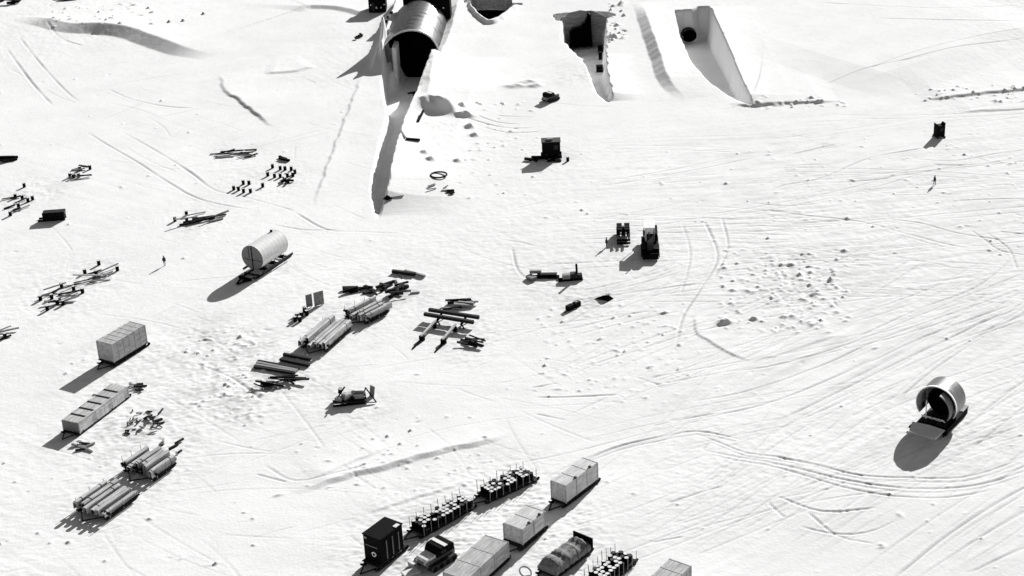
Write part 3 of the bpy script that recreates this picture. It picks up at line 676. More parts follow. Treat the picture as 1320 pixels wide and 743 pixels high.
# --- crawler tractor
loc, rz, L = frame((839, 343), (837, 305))
t = thing('crawler_tractor', 'black crawler tractor with a white cab roof and a long shadow', 'tractor', loc, rz); t.scale = (1.28, .86, 1.3)
for y in (-1.25, 1.25):
    tk = MB().prism([(-2.4, .45), (-2.1, .1), (1.9, .1), (2.3, .5), (2.0, .98), (-2.0, 1.0)], y-.38, y+.38).build('track', 'black', t)
    b = MB()
    for k in range(12): b.box((-2.0+k*.36, y, 1.0), (.1, .8, .08)); b.box((-2.0+k*.36, y, .07), (.1, .8, .08))
    b.build('track_shoe', 'iron', tk)
    for k in range(5): MB().cyl((-1.6+k*.8, y-.41, .45), (-1.6+k*.8, y+.41, .45), .28, 10).build('roller', 'iron', tk)
MB().box((-.2, 0, .75), (4.0, 1.8, .7)).build('chassis', 'black', t)
MB().prism([(-2.5, 1.1), (.1, 1.1), (.1, 2.15), (-2.4, 1.95)], -.62, .62).build('hood', 'black', t, bev=.04)
MB().cyl((-1.2, .2, 2.0), (-1.2, .2, 3.0), .1, 8).build('exhaust_pipe', 'iron', t)
MB().box((-2.55, 0, 1.45), (.06, 1.1, .9)).build('grille', 'iron', t)
cab = MB().box((1.1, 0, 2.05), (1.9, 1.9, 1.9)).build('cab', 'drumlid', t, bev=.04)
MB().box((1.2, .25, 3.05), (2.9, 2.1, .16)).build('cab_roof', 'white', cab, bev=.04)
for y in (-.96, .96): MB().box((1.1, y, 2.25), (1.2, .03, .7)).build('window', 'iron', cab)
MB().box((.14, .3, 2.2), (.04, 1.1, .7)).build('window', 'white', cab)
for x in (.1, 2.5):
    for y in (-.75, 1.2): MB().bar((x, y, 1.1), (x, y, 3.0), .09).build('canopy_post', 'black', t)
MB().box((1.4, -1.25, 1.7), (3.0, .5, 1.0)).build('side_tank', 'black', t)
MB().box((2.9, 0, 1.1), (.5, 2.6, .6)).build('winch', 'black', t)
MB().grid([[(-3.4-.25*math.sin(PI*z/8)+dx, y, 0.1+z*.10) for y in (-1.55, 1.55)] for dx in (0, .12) for z in (range(9) if dx == 0 else range(8, -1, -1))]).build('blade', 'black', t)
for y in (-1.7, 1.7): MB().bar((-3.2, y, .4), (.2, y, .55), .16, .24).build('push_arm', 'black', t)

# --- rack of dark crates left of the tractor
t = thing('drum_rack', 'dark stacked rack with pale dots left of the tractor', 'rack', atg(804, 318), -.06)
for i in range(5): MB().box((0, i*1.25, .35+.42*(i > 1)), (2.3, .5, .22+.42*(i > 1))).build('crossbeam', 'black', t)
for x in (-.9, 0, .9): MB().box((x, 2.5, 1.15), (.28, 5.6, .26)).build('rail', 'black', t)
for i in range(3):
    for x in (-.65, .65): MB().box((x, 2.6+i*1.05, 1.6), (.9, .8, .6)).build('case', 'black', t, bev=.04)
for i in range(4):
    for x in (-.45, .45): MB().box((x, .6+i*1.25, 1.42), (.24, .3, .24)).build('peg', 'drumlid', t)

# --- people
def person_proto():
    me = bpy.data.meshes.new('person')
    V = [(0,0,.95),(0,0,1.2),(0,0,1.42),(0,0,1.52),(0,-.01,1.66),(.1,0,.9),(.12,.06,.5),(.12,.1,.08),(.12,-.04,.03),(-.1,0,.9),(-.12,-.08,.5),(-.12,-.1,.08),(-.12,-.24,.03),
         (.19,0,1.4),(.27,.03,1.13),(.25,-.08,.9),(.25,-.12,.82),(-.19,0,1.4),(-.27,-.02,1.13),(-.25,-.12,.92),(-.25,-.16,.84)]
    E = [(0,1),(1,2),(2,3),(3,4),(0,5),(5,6),(6,7),(7,8),(0,9),(9,10),(10,11),(11,12),(2,13),(13,14),(14,15),(15,16),(2,17),(17,18),(18,19),(19,20)]
    Rr = [.17,.17,.15,.065,.11,.11,.08,.06,.055,.11,.08,.06,.055,.08,.06,.045,.045,.08,.06,.045,.045]
    me.from_pydata(V, E, []); o = bpy.data.objects.new('person', me); C.objects.link(o)
    md = o.modifiers.new('skin', 'SKIN'); sv = me.skin_vertices[0].data if me.skin_vertices else None
    if sv is None:
        bm = bmesh.new(); bm.from_mesh(me); lay = bm.verts.layers.skin.verify(); bm.to_mesh(me); bm.free(); sv = me.skin_vertices[0].data
    for i, r in enumerate(Rr): sv[i].radius = (r, r*.85)
    sv[0].use_root = True
    sb = o.modifiers.new('sub', 'SUBSURF'); sb.levels = 1
    dg = bpy.context.evaluated_depsgraph_get(); m2 = bpy.data.meshes.new_from_object(o.evaluated_get(dg))
    bpy.data.objects.remove(o); m2.materials.clear(); m2.materials.append(M['cloth'])
    for p in m2.polygons: p.use_smooth = True
    return m2
pm = person_proto()
def person(px, py, rz, label):
    o = bpy.data.objects.new('person', pm); C.objects.link(o); o.location = atg(px, py); o.rotation_euler = (0, 0, rz); tag(o, label, 'person')
    b = MB(); b.cyl((0, 0, .82), (0, 0, 1.18), .235, 12, .2); b.cyl((0, 0, 1.18), (0, 0, 1.46), .2, 12, .13); b.build('parka', 'cloth', o, True)
    MB().grid([[(.13*math.sin(PI*i/12)*math.cos(2*PI*k/10), .02+.13*math.sin(PI*i/12)*math.sin(2*PI*k/10), 1.68+.14*math.cos(PI*i/12)) for k in range(10)] for i in range(1, 8)], True).build('hood', 'black', o, True)
    f = MB(); f.grid([[(.075*math.sin(PI*i/8)*math.cos(2*PI*k/8), -.075-.035*abs(math.sin(PI*i/8))*(math.sin(2*PI*k/8) < 0), 1.65+.09*math.cos(PI*i/8)) for k in range(8)] for i in range(1, 8)], True); f.build('face', 'skin', o, True)
    return o
person(212.5, 343, .4, 'person in dark clothing standing alone left of the big tank')
person(1204.5, 239, 2.0, 'person in dark clothing alone on the right snowfield below the lone upright cabin')
person(782, 321, 1.0, 'person in dark clothing standing left of the stacked rack')

# --- beams and loose timber
def beam(p0, p1, w_, h_, z0, z1, label, group=None, m='dark', name='timber_beam'):
    a, c = at(*p0), at(*p1); a.z = gz(a.x, a.y)+z0+h_/2; c.z = gz(c.x, c.y)+z1+h_/2
    # keep the pixel: lift along the sight line
    mid = (a+c)/2; d = c-a; Lb = d.length; rz = math.atan2(d.y, d.x); ry = -math.asin(max(-1, min(1, d.z/Lb)))
    o = MB().box((0, 0, 0), (Lb, w_, h_)).build(name, m); o.location = mid; o.rotation_euler = (0, ry, rz)
    return tag(o, label, 'timber', group)
g = 'loose beams left of centre'
beam((366,461.5), (401,467.5), .45, .4, .1, .1, 'short black beam nearest the sheet load shadow, upper of a pair')
beam((362,467.5), (399,475.5), .5, .4, .1, .1, 'longer black beam lying just below its twin near the sheet load')
for k in range(4):
    beam((333-k*1.6, 470+k*2.3), (386-k*2, 479.5+k*2), .4, .35, .1, .1, 'long grey beam in the flat stack left of the paired black beams', 'grey beams in the flat stack left of centre', ('dark', 'timber', 'timber', 'dark')[k])
rr = random.Random(21)
def jumble(x0, x1, y0, y1, n, ang, sp, Lm, label, group, mats=('dark', 'dark', 'black'), zmax=.7, th=(.14, .3), name='timber_beam'):
    for k in range(n):
        px, py = rr.uniform(x0, x1), rr.uniform(y0, y1); p = atg(px, py); a = math.radians(rr.gauss(ang, sp)); L = rr.uniform(*Lm)
        w_ = rr.uniform(*th); o = MB().box((0, 0, 0), (L, w_, w_*rr.uniform(.7, 1))).build(name, rr.choice(mats))
        tl = rr.uniform(-.12, .16); o.rotation_euler = (rr.uniform(-.3, .3), tl, a); o.location = p+Vector((0, 0, w_/2+abs(math.sin(tl))*L/2*.8+rr.uniform(0, zmax)*(k/n)))
        tag(o, label, 'timber', group)
jumble(337, 384, 489, 504, 11, -22, 16, (1.8, 4.5), 'black timber in the tangled heap below the flat stack of beams', 'tangled black timbers left of centre')
jumble(494, 522, 362, 384, 16, 35, 40, (1.2, 3.4), 'black timber in the dense heap behind the farther sheet load', 'black timbers heaped behind the sheets', zmax=1.1, th=(.25, .55))
jumble(448, 468, 374, 379, 4, 22, 8, (2.5, 3.6), 'black beam in the small pile left of the dense timber heap', 'black beams left of the dense heap', th=(.3, .5))
jumble(474, 488, 374, 382, 5, -30, 30, (1.2, 2.4), 'dark short timber between sheet load and dense heap', 'short dark timbers by the dense heap', th=(.2, .4))
beam((506,353), (536,357), .55, .5, .1, .1, 'thick black beam behind the dense timber heap'); beam((522,352.5), (548,359), .4, .4, .2, .1, 'grey beam tilted beside the thick black beam', m='timber')
beam((529,380), (541,378.5), .3, .25, 0, 0, 'single short grey beam lying alone right of the timber heap', m='timber')
jumble(597, 622, 437, 449, 8, -30, 14, (1.6, 3.4), 'dark timber in the small heap right of the two trestle beams', 'dark timbers right of the trestles')
# trestle beams
beam((553.6,409), (618,418.5), .5, .5, 1.0, 1.0, 'farther of two long black beams raised side by side mid picture')
beam((547.6,414.8), (611,425), .5, .5, 1.0, 1.0, 'nearer of two long black beams raised side by side mid picture')
for p, l in (((567,415.5), 'left'), ((598,420), 'right')):
    t = thing('trestle', 'low black trestle under the %s ends of the two raised beams' % l, 'trestle', atg(*p), 1.3)
    MB().box((0, 0, .9), (2.9, .3, .2)).build('top_bar', 'black', t)
    for x in (-1.1, 1.1):
        MB().bar((x, -.35, 0), (x, 0, .8), .16).build('leg', 'black', t); MB().bar((x, .35, 0), (x, 0, .8), .16).build('leg', 'black', t)
def pole(p0, p1, label):
    a, c = at(*p0), at(*p1); d = c-a; rz = math.atan2(d.y, d.x)
    t = thing('pole_beam', label, 'pole', Vector((a.x, a.y, gz(a.x, a.y))), rz); L = d.length
    MB().box((L*.32, 0, 1.0), (L*.62, .34, .22), ry=.05).build('plank', 'pale', t); MB().box((L*.32, 0, .82), (L*.6, .3, .12), ry=.05).build('underside', 'black', t)
    MB().box((L*.6, 0, .4), (.5, .8, .8)).build('foot', 'black', t); MB().box((L*.05, 0, .4), (.4, .5, .8)).build('foot', 'black', t); MB().bar((L*.62, 0, .3), (L, 0, .1), .26).build('tip', 'black', t)
pole((562,422), (532,451), 'pale topped pole leaving the raised beams, on their left'); pole((588,426), (561,455), 'pale topped pole leaving the raised beams, on their right')
jumble(575, 610, 391, 401, 9, -10, 12, (2, 4), 'timber in the grey pile behind the two raised beams', 'timbers behind the raised beams', ('dark', 'timber', 'timber', 'black'), .9, (.25, .45))

# --- upright boards and drums left of the lumber
for p, sc, l, mm in (((399.5,399), (.7, 1.0), 'small grey board standing upright beside the farther sheet load', 'grey'), ((412,396), (1.1, 1.1), 'pale board standing upright behind the small grey board', 'canvas')):
    t = thing('upright_board', l, 'board', atg(*p), .5)
    MB().box((0, 0, 1.25), (1.5*sc[0], .12, 2.1*sc[1])).build('panel', mm, t)
    for x in (-.5, .5): MB().box((x*sc[0], .1, 1.1), (.1, .12, 2.2)).build('post', 'timber', t)
for p in ((393,405), (396,409), (389,411), (383,413), (381,417), (387,417)): drum(atg(*p), 1, 'black drum in the small cluster below the two upright boards', 'drums below the upright boards')
# --- scattered drum clusters
def cl(ox, oy, s, pts, label, group):
    for x, y in pts:
        p = atg(ox+x/s, oy+y/s+2); drum(p, random.uniform(0, 6), label, group)
cl(200,180,5.715, [(580,360),(615,365),(650,318),(692,320),(652,380),(703,380),(793,338)], 'black drum standing where the twin ruts end, upper left', 'drums where the twin ruts end')
cl(200,180,5.715, [(865,195),(830,255),(880,265),(922,208),(957,210),(922,265),(1003,213),(1030,235),(975,262),(1015,258)], 'black drum in the loose group left of the ramp', 'drums left of the ramp')
cl(200,180,5.715, [(147,595),(232,550),(235,600)], 'black drum beside the broken sled upper left', 'drums by the broken sled')
cl(0,320,5.717, [(730,115),(627,180),(710,190),(867,158),(545,305),(610,323)], 'black drum in the string of drums up the left side, far half', 'far drums up the left side')
cl(0,320,5.717, [(455,280),(300,375),(383,365),(425,405),(467,410),(350,450)], 'black drum in the string of drums up the left side, near half', 'near drums up the left side')
cl(0,320,5.717, [(40,655)], 'single black drum cut close to the left edge', None)
cl(0,180,6.19, [(195,372),(125,460),(262,475),(180,470),(225,490),(150,535),(85,600)], 'black drum in the cluster by the left edge above the black box', 'drums by the left edge')
cl(0,180,6.19, [(720,230),(640,240),(560,295),(630,295),(590,300)], 'black drum in the small far group right of the left edge cluster', 'far drums at upper left')
jumble(6, 30, 255, 275, 7, 35, 20, (1.5, 4), 'thin dark timber among drums at the left edge', 'timbers among drums at the left edge', ('dark', 'timber'))
jumble(90, 115, 218, 230, 8, 35, 25, (1.5, 3.5), 'thin dark timber in the far pile at upper left', 'timbers in the far pile at upper left', ('dark', 'timber', 'black'))
jumble(62, 92, 372, 394, 9, 40, 18, (1.8, 5), 'thin timber lying among the drums up the left side', 'timbers among the left drums', ('dark', 'timber', 'timber'))
jumble(108, 140, 346, 366, 9, 35, 18, (2, 5), 'pale timber at the far end of the left drum string', 'timbers at the far end of the drum string', ('dark', 'timber', 'crate'))
jumble(0, 14, 425, 438, 4, 40, 18, (1.8, 4), 'timber beside the drum at the left edge', 'timbers by the left edge drum', ('dark', 'timber'))
jumble(1, 18, 205, 210, 8, 10, 10, (1.5, 3.0), 'black timber in the low row cut by the left edge', 'black timbers cut by the left edge', ('black',), .6, (.3, .5))
jumble(284, 326, 194, 203, 11, 14, 12, (2, 5), 'dark timber in the loose pile left of the ramp top', 'timbers left of the ramp top', ('dark', 'dark', 'timber'), .4)
jumble(238, 285, 278, 292, 9, 30, 12, (2.5, 5), 'dark timber of the broken sled upper left', 'timbers of the broken sled', ('dark', 'black', 'timber'), .8, (.2, .4))
jumble(364, 376, 233, 241, 6, 30, 50, (.8, 1.8), 'black timber in the tiny heap below the loose drums', 'black timbers below the loose drums', ('black',), .6, (.25, .5))
jumble(361, 370, 203, 207, 3, -30, 10, (1.5, 2.2), 'black timber just above the loose drums', 'black timbers above the loose drums', ('black',), .3, (.4, .6))
jumble(164, 210, 530, 562, 30, 40, 45, (.5, 1.6), 'short dark wood scrap strewn between slotted crate and curved sheets', 'wood scraps between crate and sheets', ('dark', 'dark', 'timber'), .3, (.12, .25))
jumble(96, 118, 574, 582, 8, -10, 25, (.8, 2), 'grey wood scrap in the small pile below the slotted crate', 'wood scraps below the slotted crate', ('timber', 'dark', 'canvas'), .4, (.2, .4))
jumble(168, 186, 497, 506, 8, 20, 40, (.5, 1.5), 'dark wood scrap at the far end of the slotted crate', 'wood scraps at the end of the slotted crate', ('dark', 'timber'), .3, (.15, .35))
jumble(205, 232, 570, 600, 12, 40, 40, (.6, 1.6), 'dark wood scrap round the far end of the higher sheet load', 'wood scraps by the higher sheet load', ('dark', 'timber'), .3, (.15, .3))
jumble(90, 150, 505, 520, 5, 0, 40, (.4, .9), 'tiny wood scrap near the tall ribbed crate', 'tiny wood scraps near the ribbed crate', ('timber',), .1, (.12, .2))
# black box on runners, left edge
t = thing('fuel_box', 'low black box by the left edge, right of the drum cluster', 'box', atg(70, 286), .05)
MB().box((0, .6, .95), (3.9, 1.7, 1.3)).build('body', 'black', t, bev=.05); MB().box((1.7, .6, 1.45), (.7, 1.5, .5)).build('hatch', 'iron', t); MB().box((0, .6, 1.64), (3.5, 1.5, .08)).build('lid', 'dark', t)
for y in (0, 1.2): MB().bar((-2.9, y, .18), (2.0, y, .18), .2, .3).build('skid', 'black', t)

# --- wrecked sled mid left
t = thing('broken_sled', 'broken sled heaped with scraps, a triangular frame at its right', 'sled', atg(455, 522), .12)
MB().box((-.4, .6, 1.0), (1.6, .5, 1.2), rz=.5, rx=.3).build('scrap', 'crate', t); MB().box((1.0, .8, 1.1), (1.9, .12, 1.3), rz=-.2, rx=.5).build('scrap', 'dull', t); MB().bar((-2.0, .7, .9), (-.9, 1.0, 2.3), .16).build('post', 'black', t)
MB().box((-.4, .3, .5), (4.2, 1.5, .16), ry=.06).build('deck', 'dark', t)
for y in (-.4, 1.0): MB().bar((-2.8, y, .15), (2.0, y, .2), .2, .3).build('runner', 'black', t)
MB().bar((2.0, 1.4, 1.6), (3.3, -.6, .15), .14).build('frame_bar', 'black', t); MB().bar((2.0, 1.4, 1.6), (1.3, -.4, .2), .14).build('frame_bar', 'black', t); MB().bar((1.3, -.4, .2), (3.3, -.6, .15), .12).build('frame_bar', 'timber', t)
MB().box((2.9, 1.6, .8), (.9, .12, 1.6), rz=-.9, rx=-.2).build('side_board', 'canvas', t)
for p, s in (((-1.9, .2, .9), (.9, .7, .6)), ((-1.0, .5, 1.05), (.7, .8, .9)), ((.9, .4, .95), (1.5, .6, .7)), ((0, .1, .75), (.6, .6, .4))):
    MB().box(p, s, rz=rr.uniform(-.6, .6), rx=rr.uniform(-.2, .2)).build('scrap', rr.choice(('black', 'dull', 'timber')), t)
drum(atg(439, 514)+Vector((0, 0, .75)), 0, 'pale lidded drum tilted on the broken sled', None, (.35, .2, 0))

# --- small piles in the middle
t = thing('hand_sled', 'low sled with flat planks and a square front, left one of the small pair', 'sled', atg(695, 359), -.1)
for y in (-.35, .35): MB().bar((-1.0, y, .15), (3.3, y-.2, .2), .16, .3).build('runner', 'black', t)
MB().box((1.3, .2, .55), (3.2, .8, .2)).build('plank', 'dark', t); MB().box((-.6, .6, .8), (1.9, .5, .5)).build('crosspiece', 'timber', t); MB().box((-1.2, -.7, .35), (1.1, 1.6, .5), rz=.7).build('front', 'grey', t)
t = thing('hand_sled', 'low loaded sled with one upright post, right one of the small pair', 'sled', atg(737, 362), .05)
for y in (-.4, .4): MB().bar((-2.2, y, .15), (1.8, y, .15), .16, .3).build('runner', 'black', t)
for p, s in (((-.9, .1, .65), (1.2, .9, .8)), ((.3, .2, .7), (1.0, 1.0, .9)), ((1.3, .1, .6), (.8, .9, .7))): MB().box(p, s).build('case', rr.choice(('iron', 'dark', 'timber')), t)
MB().bar((.9, .3, .5), (.85, .3, 2.6), .32).build('post', 'black', t)
t = thing('case_pair', 'two black cases end to end, standing alone in the middle', 'cases', atg(739, 397), .75)
for x in (-.75, .75): MB().box((x, 0, .4), (1.25, .8, .8)).build('case', 'black', t, bev=.03)
MB().box((.75, 0, .83), (.5, .35, .05)).build('lid', 'timber', t); MB().bar((-1.3, -.2, .2), (-2.3, -.3, .1), .1).build('handle', 'black', t)
t = thing('tarp_heap', 'black wedge of tarpaulin with a pale corner, right of the two cases', 'tarpaulin', atg(780, 387), 0)
MB().add([(-1.7, .5, .05), (.5, -.7, .05), (1.4, .2, .05), (.6, .8, .05), (-.2, .2, .7), (.6, 0, .8)], [(0, 1, 5, 4), (1, 2, 5), (2, 3, 5), (3, 4, 5), (3, 0, 4), (0, 3, 2, 1)]).build('tarp', 'black', t)
MB().box((.5, .2, .85), (.7, .4, .1), rz=.5).build('board', 'timber', t)
# dark cabin on a sled, mid far
loc = atg(711, 206); t = thing('cabin', 'square black cabin on a low sled in the middle distance', 'cabin', loc, -.02)
MB().box((0, 1.2, 2.05), (3.5, 2.3, 2.5)).build('wall', 'black', t, bev=.03); rf = MB().box((0, 1.2, 3.36), (3.7, 2.5, .14)).build('roof', 'iron', t)
MB().box((-.2, 1.2, 3.6), (1.1, .8, .4)).build('chimney', 'timber', rf); MB().box((.9, .02, 2.3), (.8, .06, .8)).build('window', 'iron', t)
for y in (.3, 2.2): MB().bar((-2.0, y, .3), (2.0, y, .3), .24, .6).build('runner', 'black', t)
jumble(683, 703, 206, 209, 5, -18, 12, (1.5, 3.5), 'black timber lying left of the square black cabin', 'black timbers left of the cabin', ('black',), .4, (.3, .5))
jumble(708, 721, 208, 211, 4, 10, 20, (1, 2.2), 'black timber lying in front of the square black cabin', 'black timbers in front of the cabin', ('black',), .3, (.3, .5))
drum(atg(732, 209), 0, 'lone black drum right of the square black cabin', None)
# things on the snow right of the ramp
beam((525,196), (542,193), .5, .4, 0, .1, 'curved looking dark beam lying right of the ramp', m='black')
beam((518,187), (524,195), .3, .25, 0, .1, 'short grey beam touching the dark beam right of the ramp', m='timber')
b = MB(); b.grid([[((1.5+.16*math.cos(2*PI*j/8))*math.cos(2*PI*i/24), (1.5+.16*math.cos(2*PI*j/8))*math.sin(2*PI*i/24), .2+.16*math.sin(2*PI*j/8)) for j in range(8)] for i in range(25)], True)
o = b.build('steel_hoop', 'black', None, True); o.location = atg(566, 232); tag(o, 'black hoop lying flat right of the ramp', 'hoop')
jumble(580, 587, 250, 253, 3, 20, 30, (.8, 1.6), 'black timber scrap below the flat hoop', 'timber scraps below the hoop', ('black',), .3, (.3, .5)); jumble(552, 575, 243, 250, 5, 20, 30, (.8, 2.0), 'thin grey timber near the flat hoop', 'thin timbers near the hoop', ('timber',), .1, (.12, .25))
t = thing('tarp_heap', 'black tarpaulin heap with a trailing strip beside the ramp tip', 'tarpaulin', atg(500, 263), .1)
MB().add([(-.9, 0, .03), (0, -.8, .03), (1.0, -.2, .03), (.6, .9, .03), (-.5, .7, .03), (0, 0, .8)], [(0, 1, 5), (1, 2, 5), (2, 3, 5), (3, 4, 5), (4, 0, 5), (4, 3, 2, 1, 0)]).build('tarp', 'black', t)
MB().box((1.9, .6, .12), (2.2, .35, .14), rz=.15).build('strip', 'timber', t)
for p, l in (((542,166), 'black plank leaning on the snow heap right of the ramp'),): beam((540,171), (547,160), .4, .35, 0, .6, l, m='black')
# small dark marks on the snow at upper left
for p, l in (((218,33), 'flat black can lying alone above the long snow bank'), ((236,31), 'small black can right of the flat one above the snow bank'), ((262,21), 'small black can nearest the top above the snow bank')):
    drum(atg(*p)+Vector((0, 0, .1)), 0, l, None, (PI/2, 0, .4))
jumble(458, 466, 46, 52, 4, -50, 20, (.8, 1.6), 'black scrap left of the steel arch', 'black scraps left of the arch', ('black',), .2, (.3, .5)); jumble(497, 507, 22, 40, 5, 60, 40, (.6, 1.4), 'dark scrap close to the left foot of the arch', 'dark scraps at the arch', ('dark', 'timber'), .2, (.3, .5))
jumble(576, 580, 14, 26, 3, 70, 20, (1, 1.8), 'dark timber right of the steel arch', 'dark timbers right of the arch', ('black',), .3, (.4, .6))
jumble(0, 22, 0, 6, 7, 30, 20, (2, 4), 'black timber in the top left corner', 'black timbers in the top left corner', ('black', 'dark'), .8, (.4, .7)); jumble(80, 98, -2, 2, 6, 10, 10, (2, 4), 'black timber cut by the top edge left of the snow bank', 'black timbers at the top edge', ('black',), 1.0, (.5, .8))

# ------------------------------------------------------------------ steel arch and tunnel mouths
t = thing('steel_arch', 'big round galvanised steel arch over the sloping ramp', 'arch', Vector((AC.x, AC.y, 0)), -.07)
AL = 25.0; n = 40
def arcy(r, y, lo=0.0, hi=PI, n=40): return [(r*math.cos(lo+(hi-lo)*k/n), y, r*math.sin(lo+(hi-lo)*k/n)-.15) for k in range(n+1)]
rows = []
ny = 100
for i in range(ny+1):
    u = i/ny; row = []
    for k in range(n+1):
        a = PI*k/n; yo = (2.2*math.cos(a))*(1-u)         # the front edge is cut a little askew
        r_ = AR+.05*math.sin(u*AL/.5*2*PI/2)
        row.append((r_*math.cos(a), u*AL+yo, r_*math.sin(a)-.15))
    rows.append(row)
MB().grid(rows).build('shell', 'steel', t, True)
rows = [[((AR-.18)*math.cos(PI*k/n), u*AL+2.2*math.cos(PI*k/n)*(1-u)+.02, (AR-.18)*math.sin(PI*k/n)-.15) for k in range(n+1)] for u in (0, .25, .5, 1)]
MB().grid(rows).build('lining', 'hole', t, True)  # near-black inner skin, painted as the shade inside the arch
b = MB(); ri, ro = AR-.2, AR+.12
rows = [[(r_*math.cos(PI*k/n), 2.2*math.cos(PI*k/n)+dy, r_*math.sin(PI*k/n)-.15) for k in range(n+1)] for r_, dy in ((ri, -.02), (ro, -.02), (ro, .25), (ri, .25), (ri, -.02))]
b.grid(rows); b.build('front_rim', 'tanksteel', t, True)
MB().prism([(AR*math.cos(PI*k/24)*.985, AR*math.sin(PI*k/24)*.985-.15) for k in range(25)], AL-.3, AL-.1).build('end_wall', 'black', t)
pr = [((AR-.25)*math.cos(PI*k/24), (AR-.25)*math.sin(PI*k/24)-.15) for k in range(25)] + [(-HW-.3, -.2), (-HW-.3, -6.6), (HW-.2, -6.6), (HW-.2, -.2)]
MB().prism(pr, 4.5, 4.8).build('shade_backing', 'hole', t)  # black sheet across the trench, painted as the dark of the tunnel
for k in range(1, 8): MB().grid([arcy(AR+.1, k*3.1+d_, 0.02, PI-.02) for d_ in (-.11, .11)]).build('rib', 'steel', t, True)
for s in (-1, 1): MB().box((s*(AR+.1), AL/2-2.2*(s < 0)*.5, .0), (.7, AL, .5)).build('footing', 'grey', t)
MB().prism([(-HW+2.2, -5.6), (-HW+3.1, -5.4), (-HW+3.1, 3.6), (-HW+2.2, 3.8)], -4.6, 1.0).build('side_screen', 'white', t)
b = MB()
jumble(531, 549, 84, 92, 7, 20, 25, (1.2, 3), 'black timber lying on the ramp floor in the arch mouth', 'timbers in the arch mouth', ('black',), .2, (.3, .6))

def opening(name, poly, loc, label, depth=1.6, m='timber', lining='hole'):
    """porch around a tunnel mouth: outline (x, z), open toward the camera"""
    t = thing(name, label, 'tunnel mouth', loc); cx = sum(p[0] for p in poly)/len(poly); cz = sum(p[1] for p in poly)/len(poly)
    out = [(cx+(x-cx)*1.05, cz+(z-cz)*1.04) for x, z in poly]; inn = [(cx+(x-cx)*.985, cz+(z-cz)*.985) for x, z in poly]
    MB().ring(out, poly, 0, depth).build('frame', m, t)
    MB().ring(poly, inn, .02, depth).build('lining', lining, t); MB().prism(poly, depth-.3, depth-.1).build('back', lining, t)  # shallow black sides and back, painted as the dark of a deep tunnel
    return t
def pz(px, py, ref):
    """x and z of a pixel on the upright plane y = ref.y, relative to ref"""
    d = cf + cr*((px-660)/F_PX) - cu*((py-371.5)/F_PX); t_ = ref.y/d.y
    return (d.x*t_-ref.x, CAM_H+d.z*t_-ref.z)
ref = Vector((PB.x, wl-2.4, gz(PB.x, wl-2.4)))
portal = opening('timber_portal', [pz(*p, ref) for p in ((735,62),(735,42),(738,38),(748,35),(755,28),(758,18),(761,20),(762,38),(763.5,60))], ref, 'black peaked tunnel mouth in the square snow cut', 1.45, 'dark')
hw = [pz(px, py, Vector((ref.x, wl-.9, ref.z))) for px, py in ((727,62),(727,41),(721,31),(723,23),(729,22),(733,17),(742,15),(748,13.5),(755,14.5),(763,14),(771,17),(777,20),(786,27),(781,33),(776,40),(776,62))]
MB().prism(hw, wl-.9-ref.y, wl-.6-ref.y).build('headwall', 'headwall', portal)
for k in range(9): MB().box((0, wl-1.0-ref.y, .4+k*.85), (8.2, .1, .1)).build('wale', 'grey', portal)
ref = Vector((HB.x, HB.y-2.0, gz(HB.x, HB.y-2.0)))
c0 = pz(888.5, 46.5, ref)
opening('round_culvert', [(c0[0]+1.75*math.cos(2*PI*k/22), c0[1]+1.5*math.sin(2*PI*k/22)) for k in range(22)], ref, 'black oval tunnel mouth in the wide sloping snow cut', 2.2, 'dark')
vy = VYB-1.7; ref = Vector((at(634, 22).x, vy, -6.6))
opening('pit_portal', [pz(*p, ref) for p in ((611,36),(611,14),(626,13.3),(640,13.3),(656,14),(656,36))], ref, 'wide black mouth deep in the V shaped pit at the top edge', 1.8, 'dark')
t = thing('lined_wall', 'grey corrugated wall above the mouth of the V shaped pit', 'wall', ref)
b = MB()
p0, p1 = pz(608, 13.5, ref), pz(660, -3, ref)
for k in range(8): b.box(((p0[0]+p1[0])/2, -.15+.06*(k % 2), p0[1]+.1+(k+.5)*(p1[1]-p0[1])/8), (p1[0]-p0[0], .12, (p1[1]-p0[1])/8))
b.build('panel', 'grey', t)
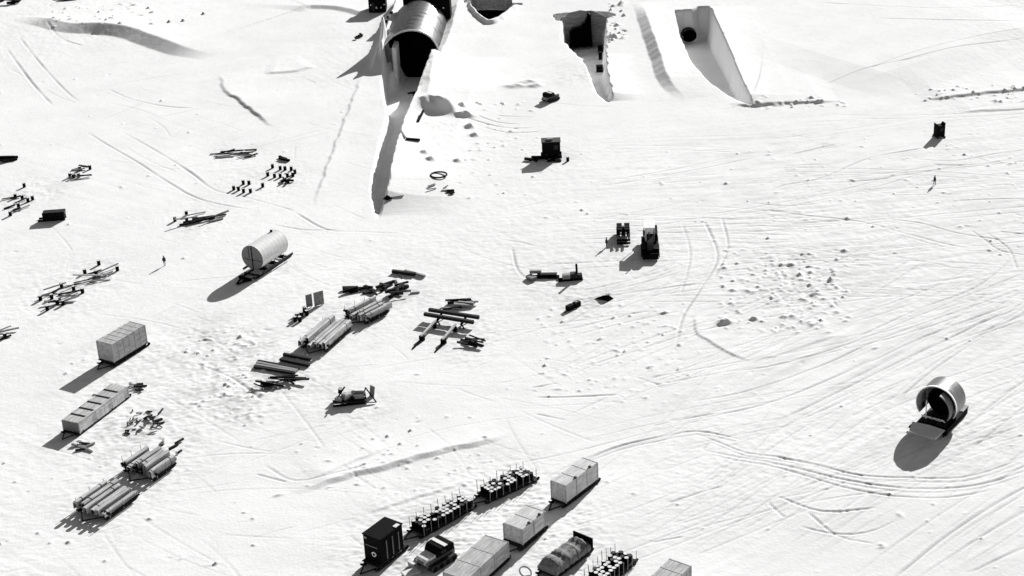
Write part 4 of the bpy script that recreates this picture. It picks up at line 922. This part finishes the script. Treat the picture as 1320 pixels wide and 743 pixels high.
for k in range(3): MB().box((p0[0]+(k+.5)/3*(p1[0]-p0[0]), -.26, (p0[1]+p1[1])/2), (.16, .1, p1[1]-p0[1])).build('post', 'timber', t)
# stores in the square cut
for p, s, l in (((731.5,69), (2.4, 1.2, 1.2), 'black case at the left of the square snow cut'), ((773,93), (1.5, 1.2, 1.5), 'black case standing alone on the ramp of the square snow cut'), ((774,67), (1.2, 1.0, 1.6), 'tall black case against the right wall of the square cut'), ((774,77), (.8, 1.2, 1.8), 'narrow black case between two others at the right of the square cut'),
                ((731.5,79), (1.2, .9, .9), 'small black case nearest on the left side of the square cut')):
    z = -7.6
    for _ in range(8):
        w_ = at(*p, z); z = gz(w_.x, w_.y)
    if z > -1.5: w_ = at(p[0]+(2 if p[0] < 750 else -3), p[1], -6.5); z = gz(w_.x, w_.y)
    t = thing('supply_case', l, 'case', Vector((w_.x, w_.y, z)), rr.uniform(-.2, .2))
    MB().box((0, 0, s[2]/2), s).build('body', 'black', t, bev=.04); MB().box((0, 0, s[2]+.03), (s[0]+.06, s[1]+.06, .07)).build('lid', 'iron', t)
# black sheds beyond the arch
for p0, p1, h, l in (((476,19), (498,18), 3.6, 'narrow black shed with snow on it at the top edge, left of the arch'), ((525,12), (583,10), 5.4, 'wide black building rising behind the steel arch at the top edge')):
    loc, rz, L = frame(p0, p1); loc.y += 2.6 if L < 6 else 10
    if L > 6: loc.y = AC.y + AL + 3.2
    t = thing('storage_shed', l, 'shed', loc, rz); D_ = 4.5
    MB().box((0, 0, h/2), (L, D_, h)).build('wall', 'black', t, bev=.03)
    rf = MB().prism([(-D_/2-.2, h), (D_/2+.2, h), (0, h+1.0)], -L/2-.2, L/2+.2, 'x').build('roof', 'black', t)
    MB().box((-L*.25, -D_/2-.03, h*.4), (L*.18, .08, h*.7)).build('door', 'iron', t)
    for k in range(5): MB().box((rr.uniform(-L*.45, L*.45), -D_/2-.02, rr.uniform(h*.2, h*.9)), (rr.uniform(.15, .5), .06, rr.uniform(.15, .35))).build('snow_patch', 'packed', t)
print('objects', len(bpy.data.objects), 'verts', NX*NY)
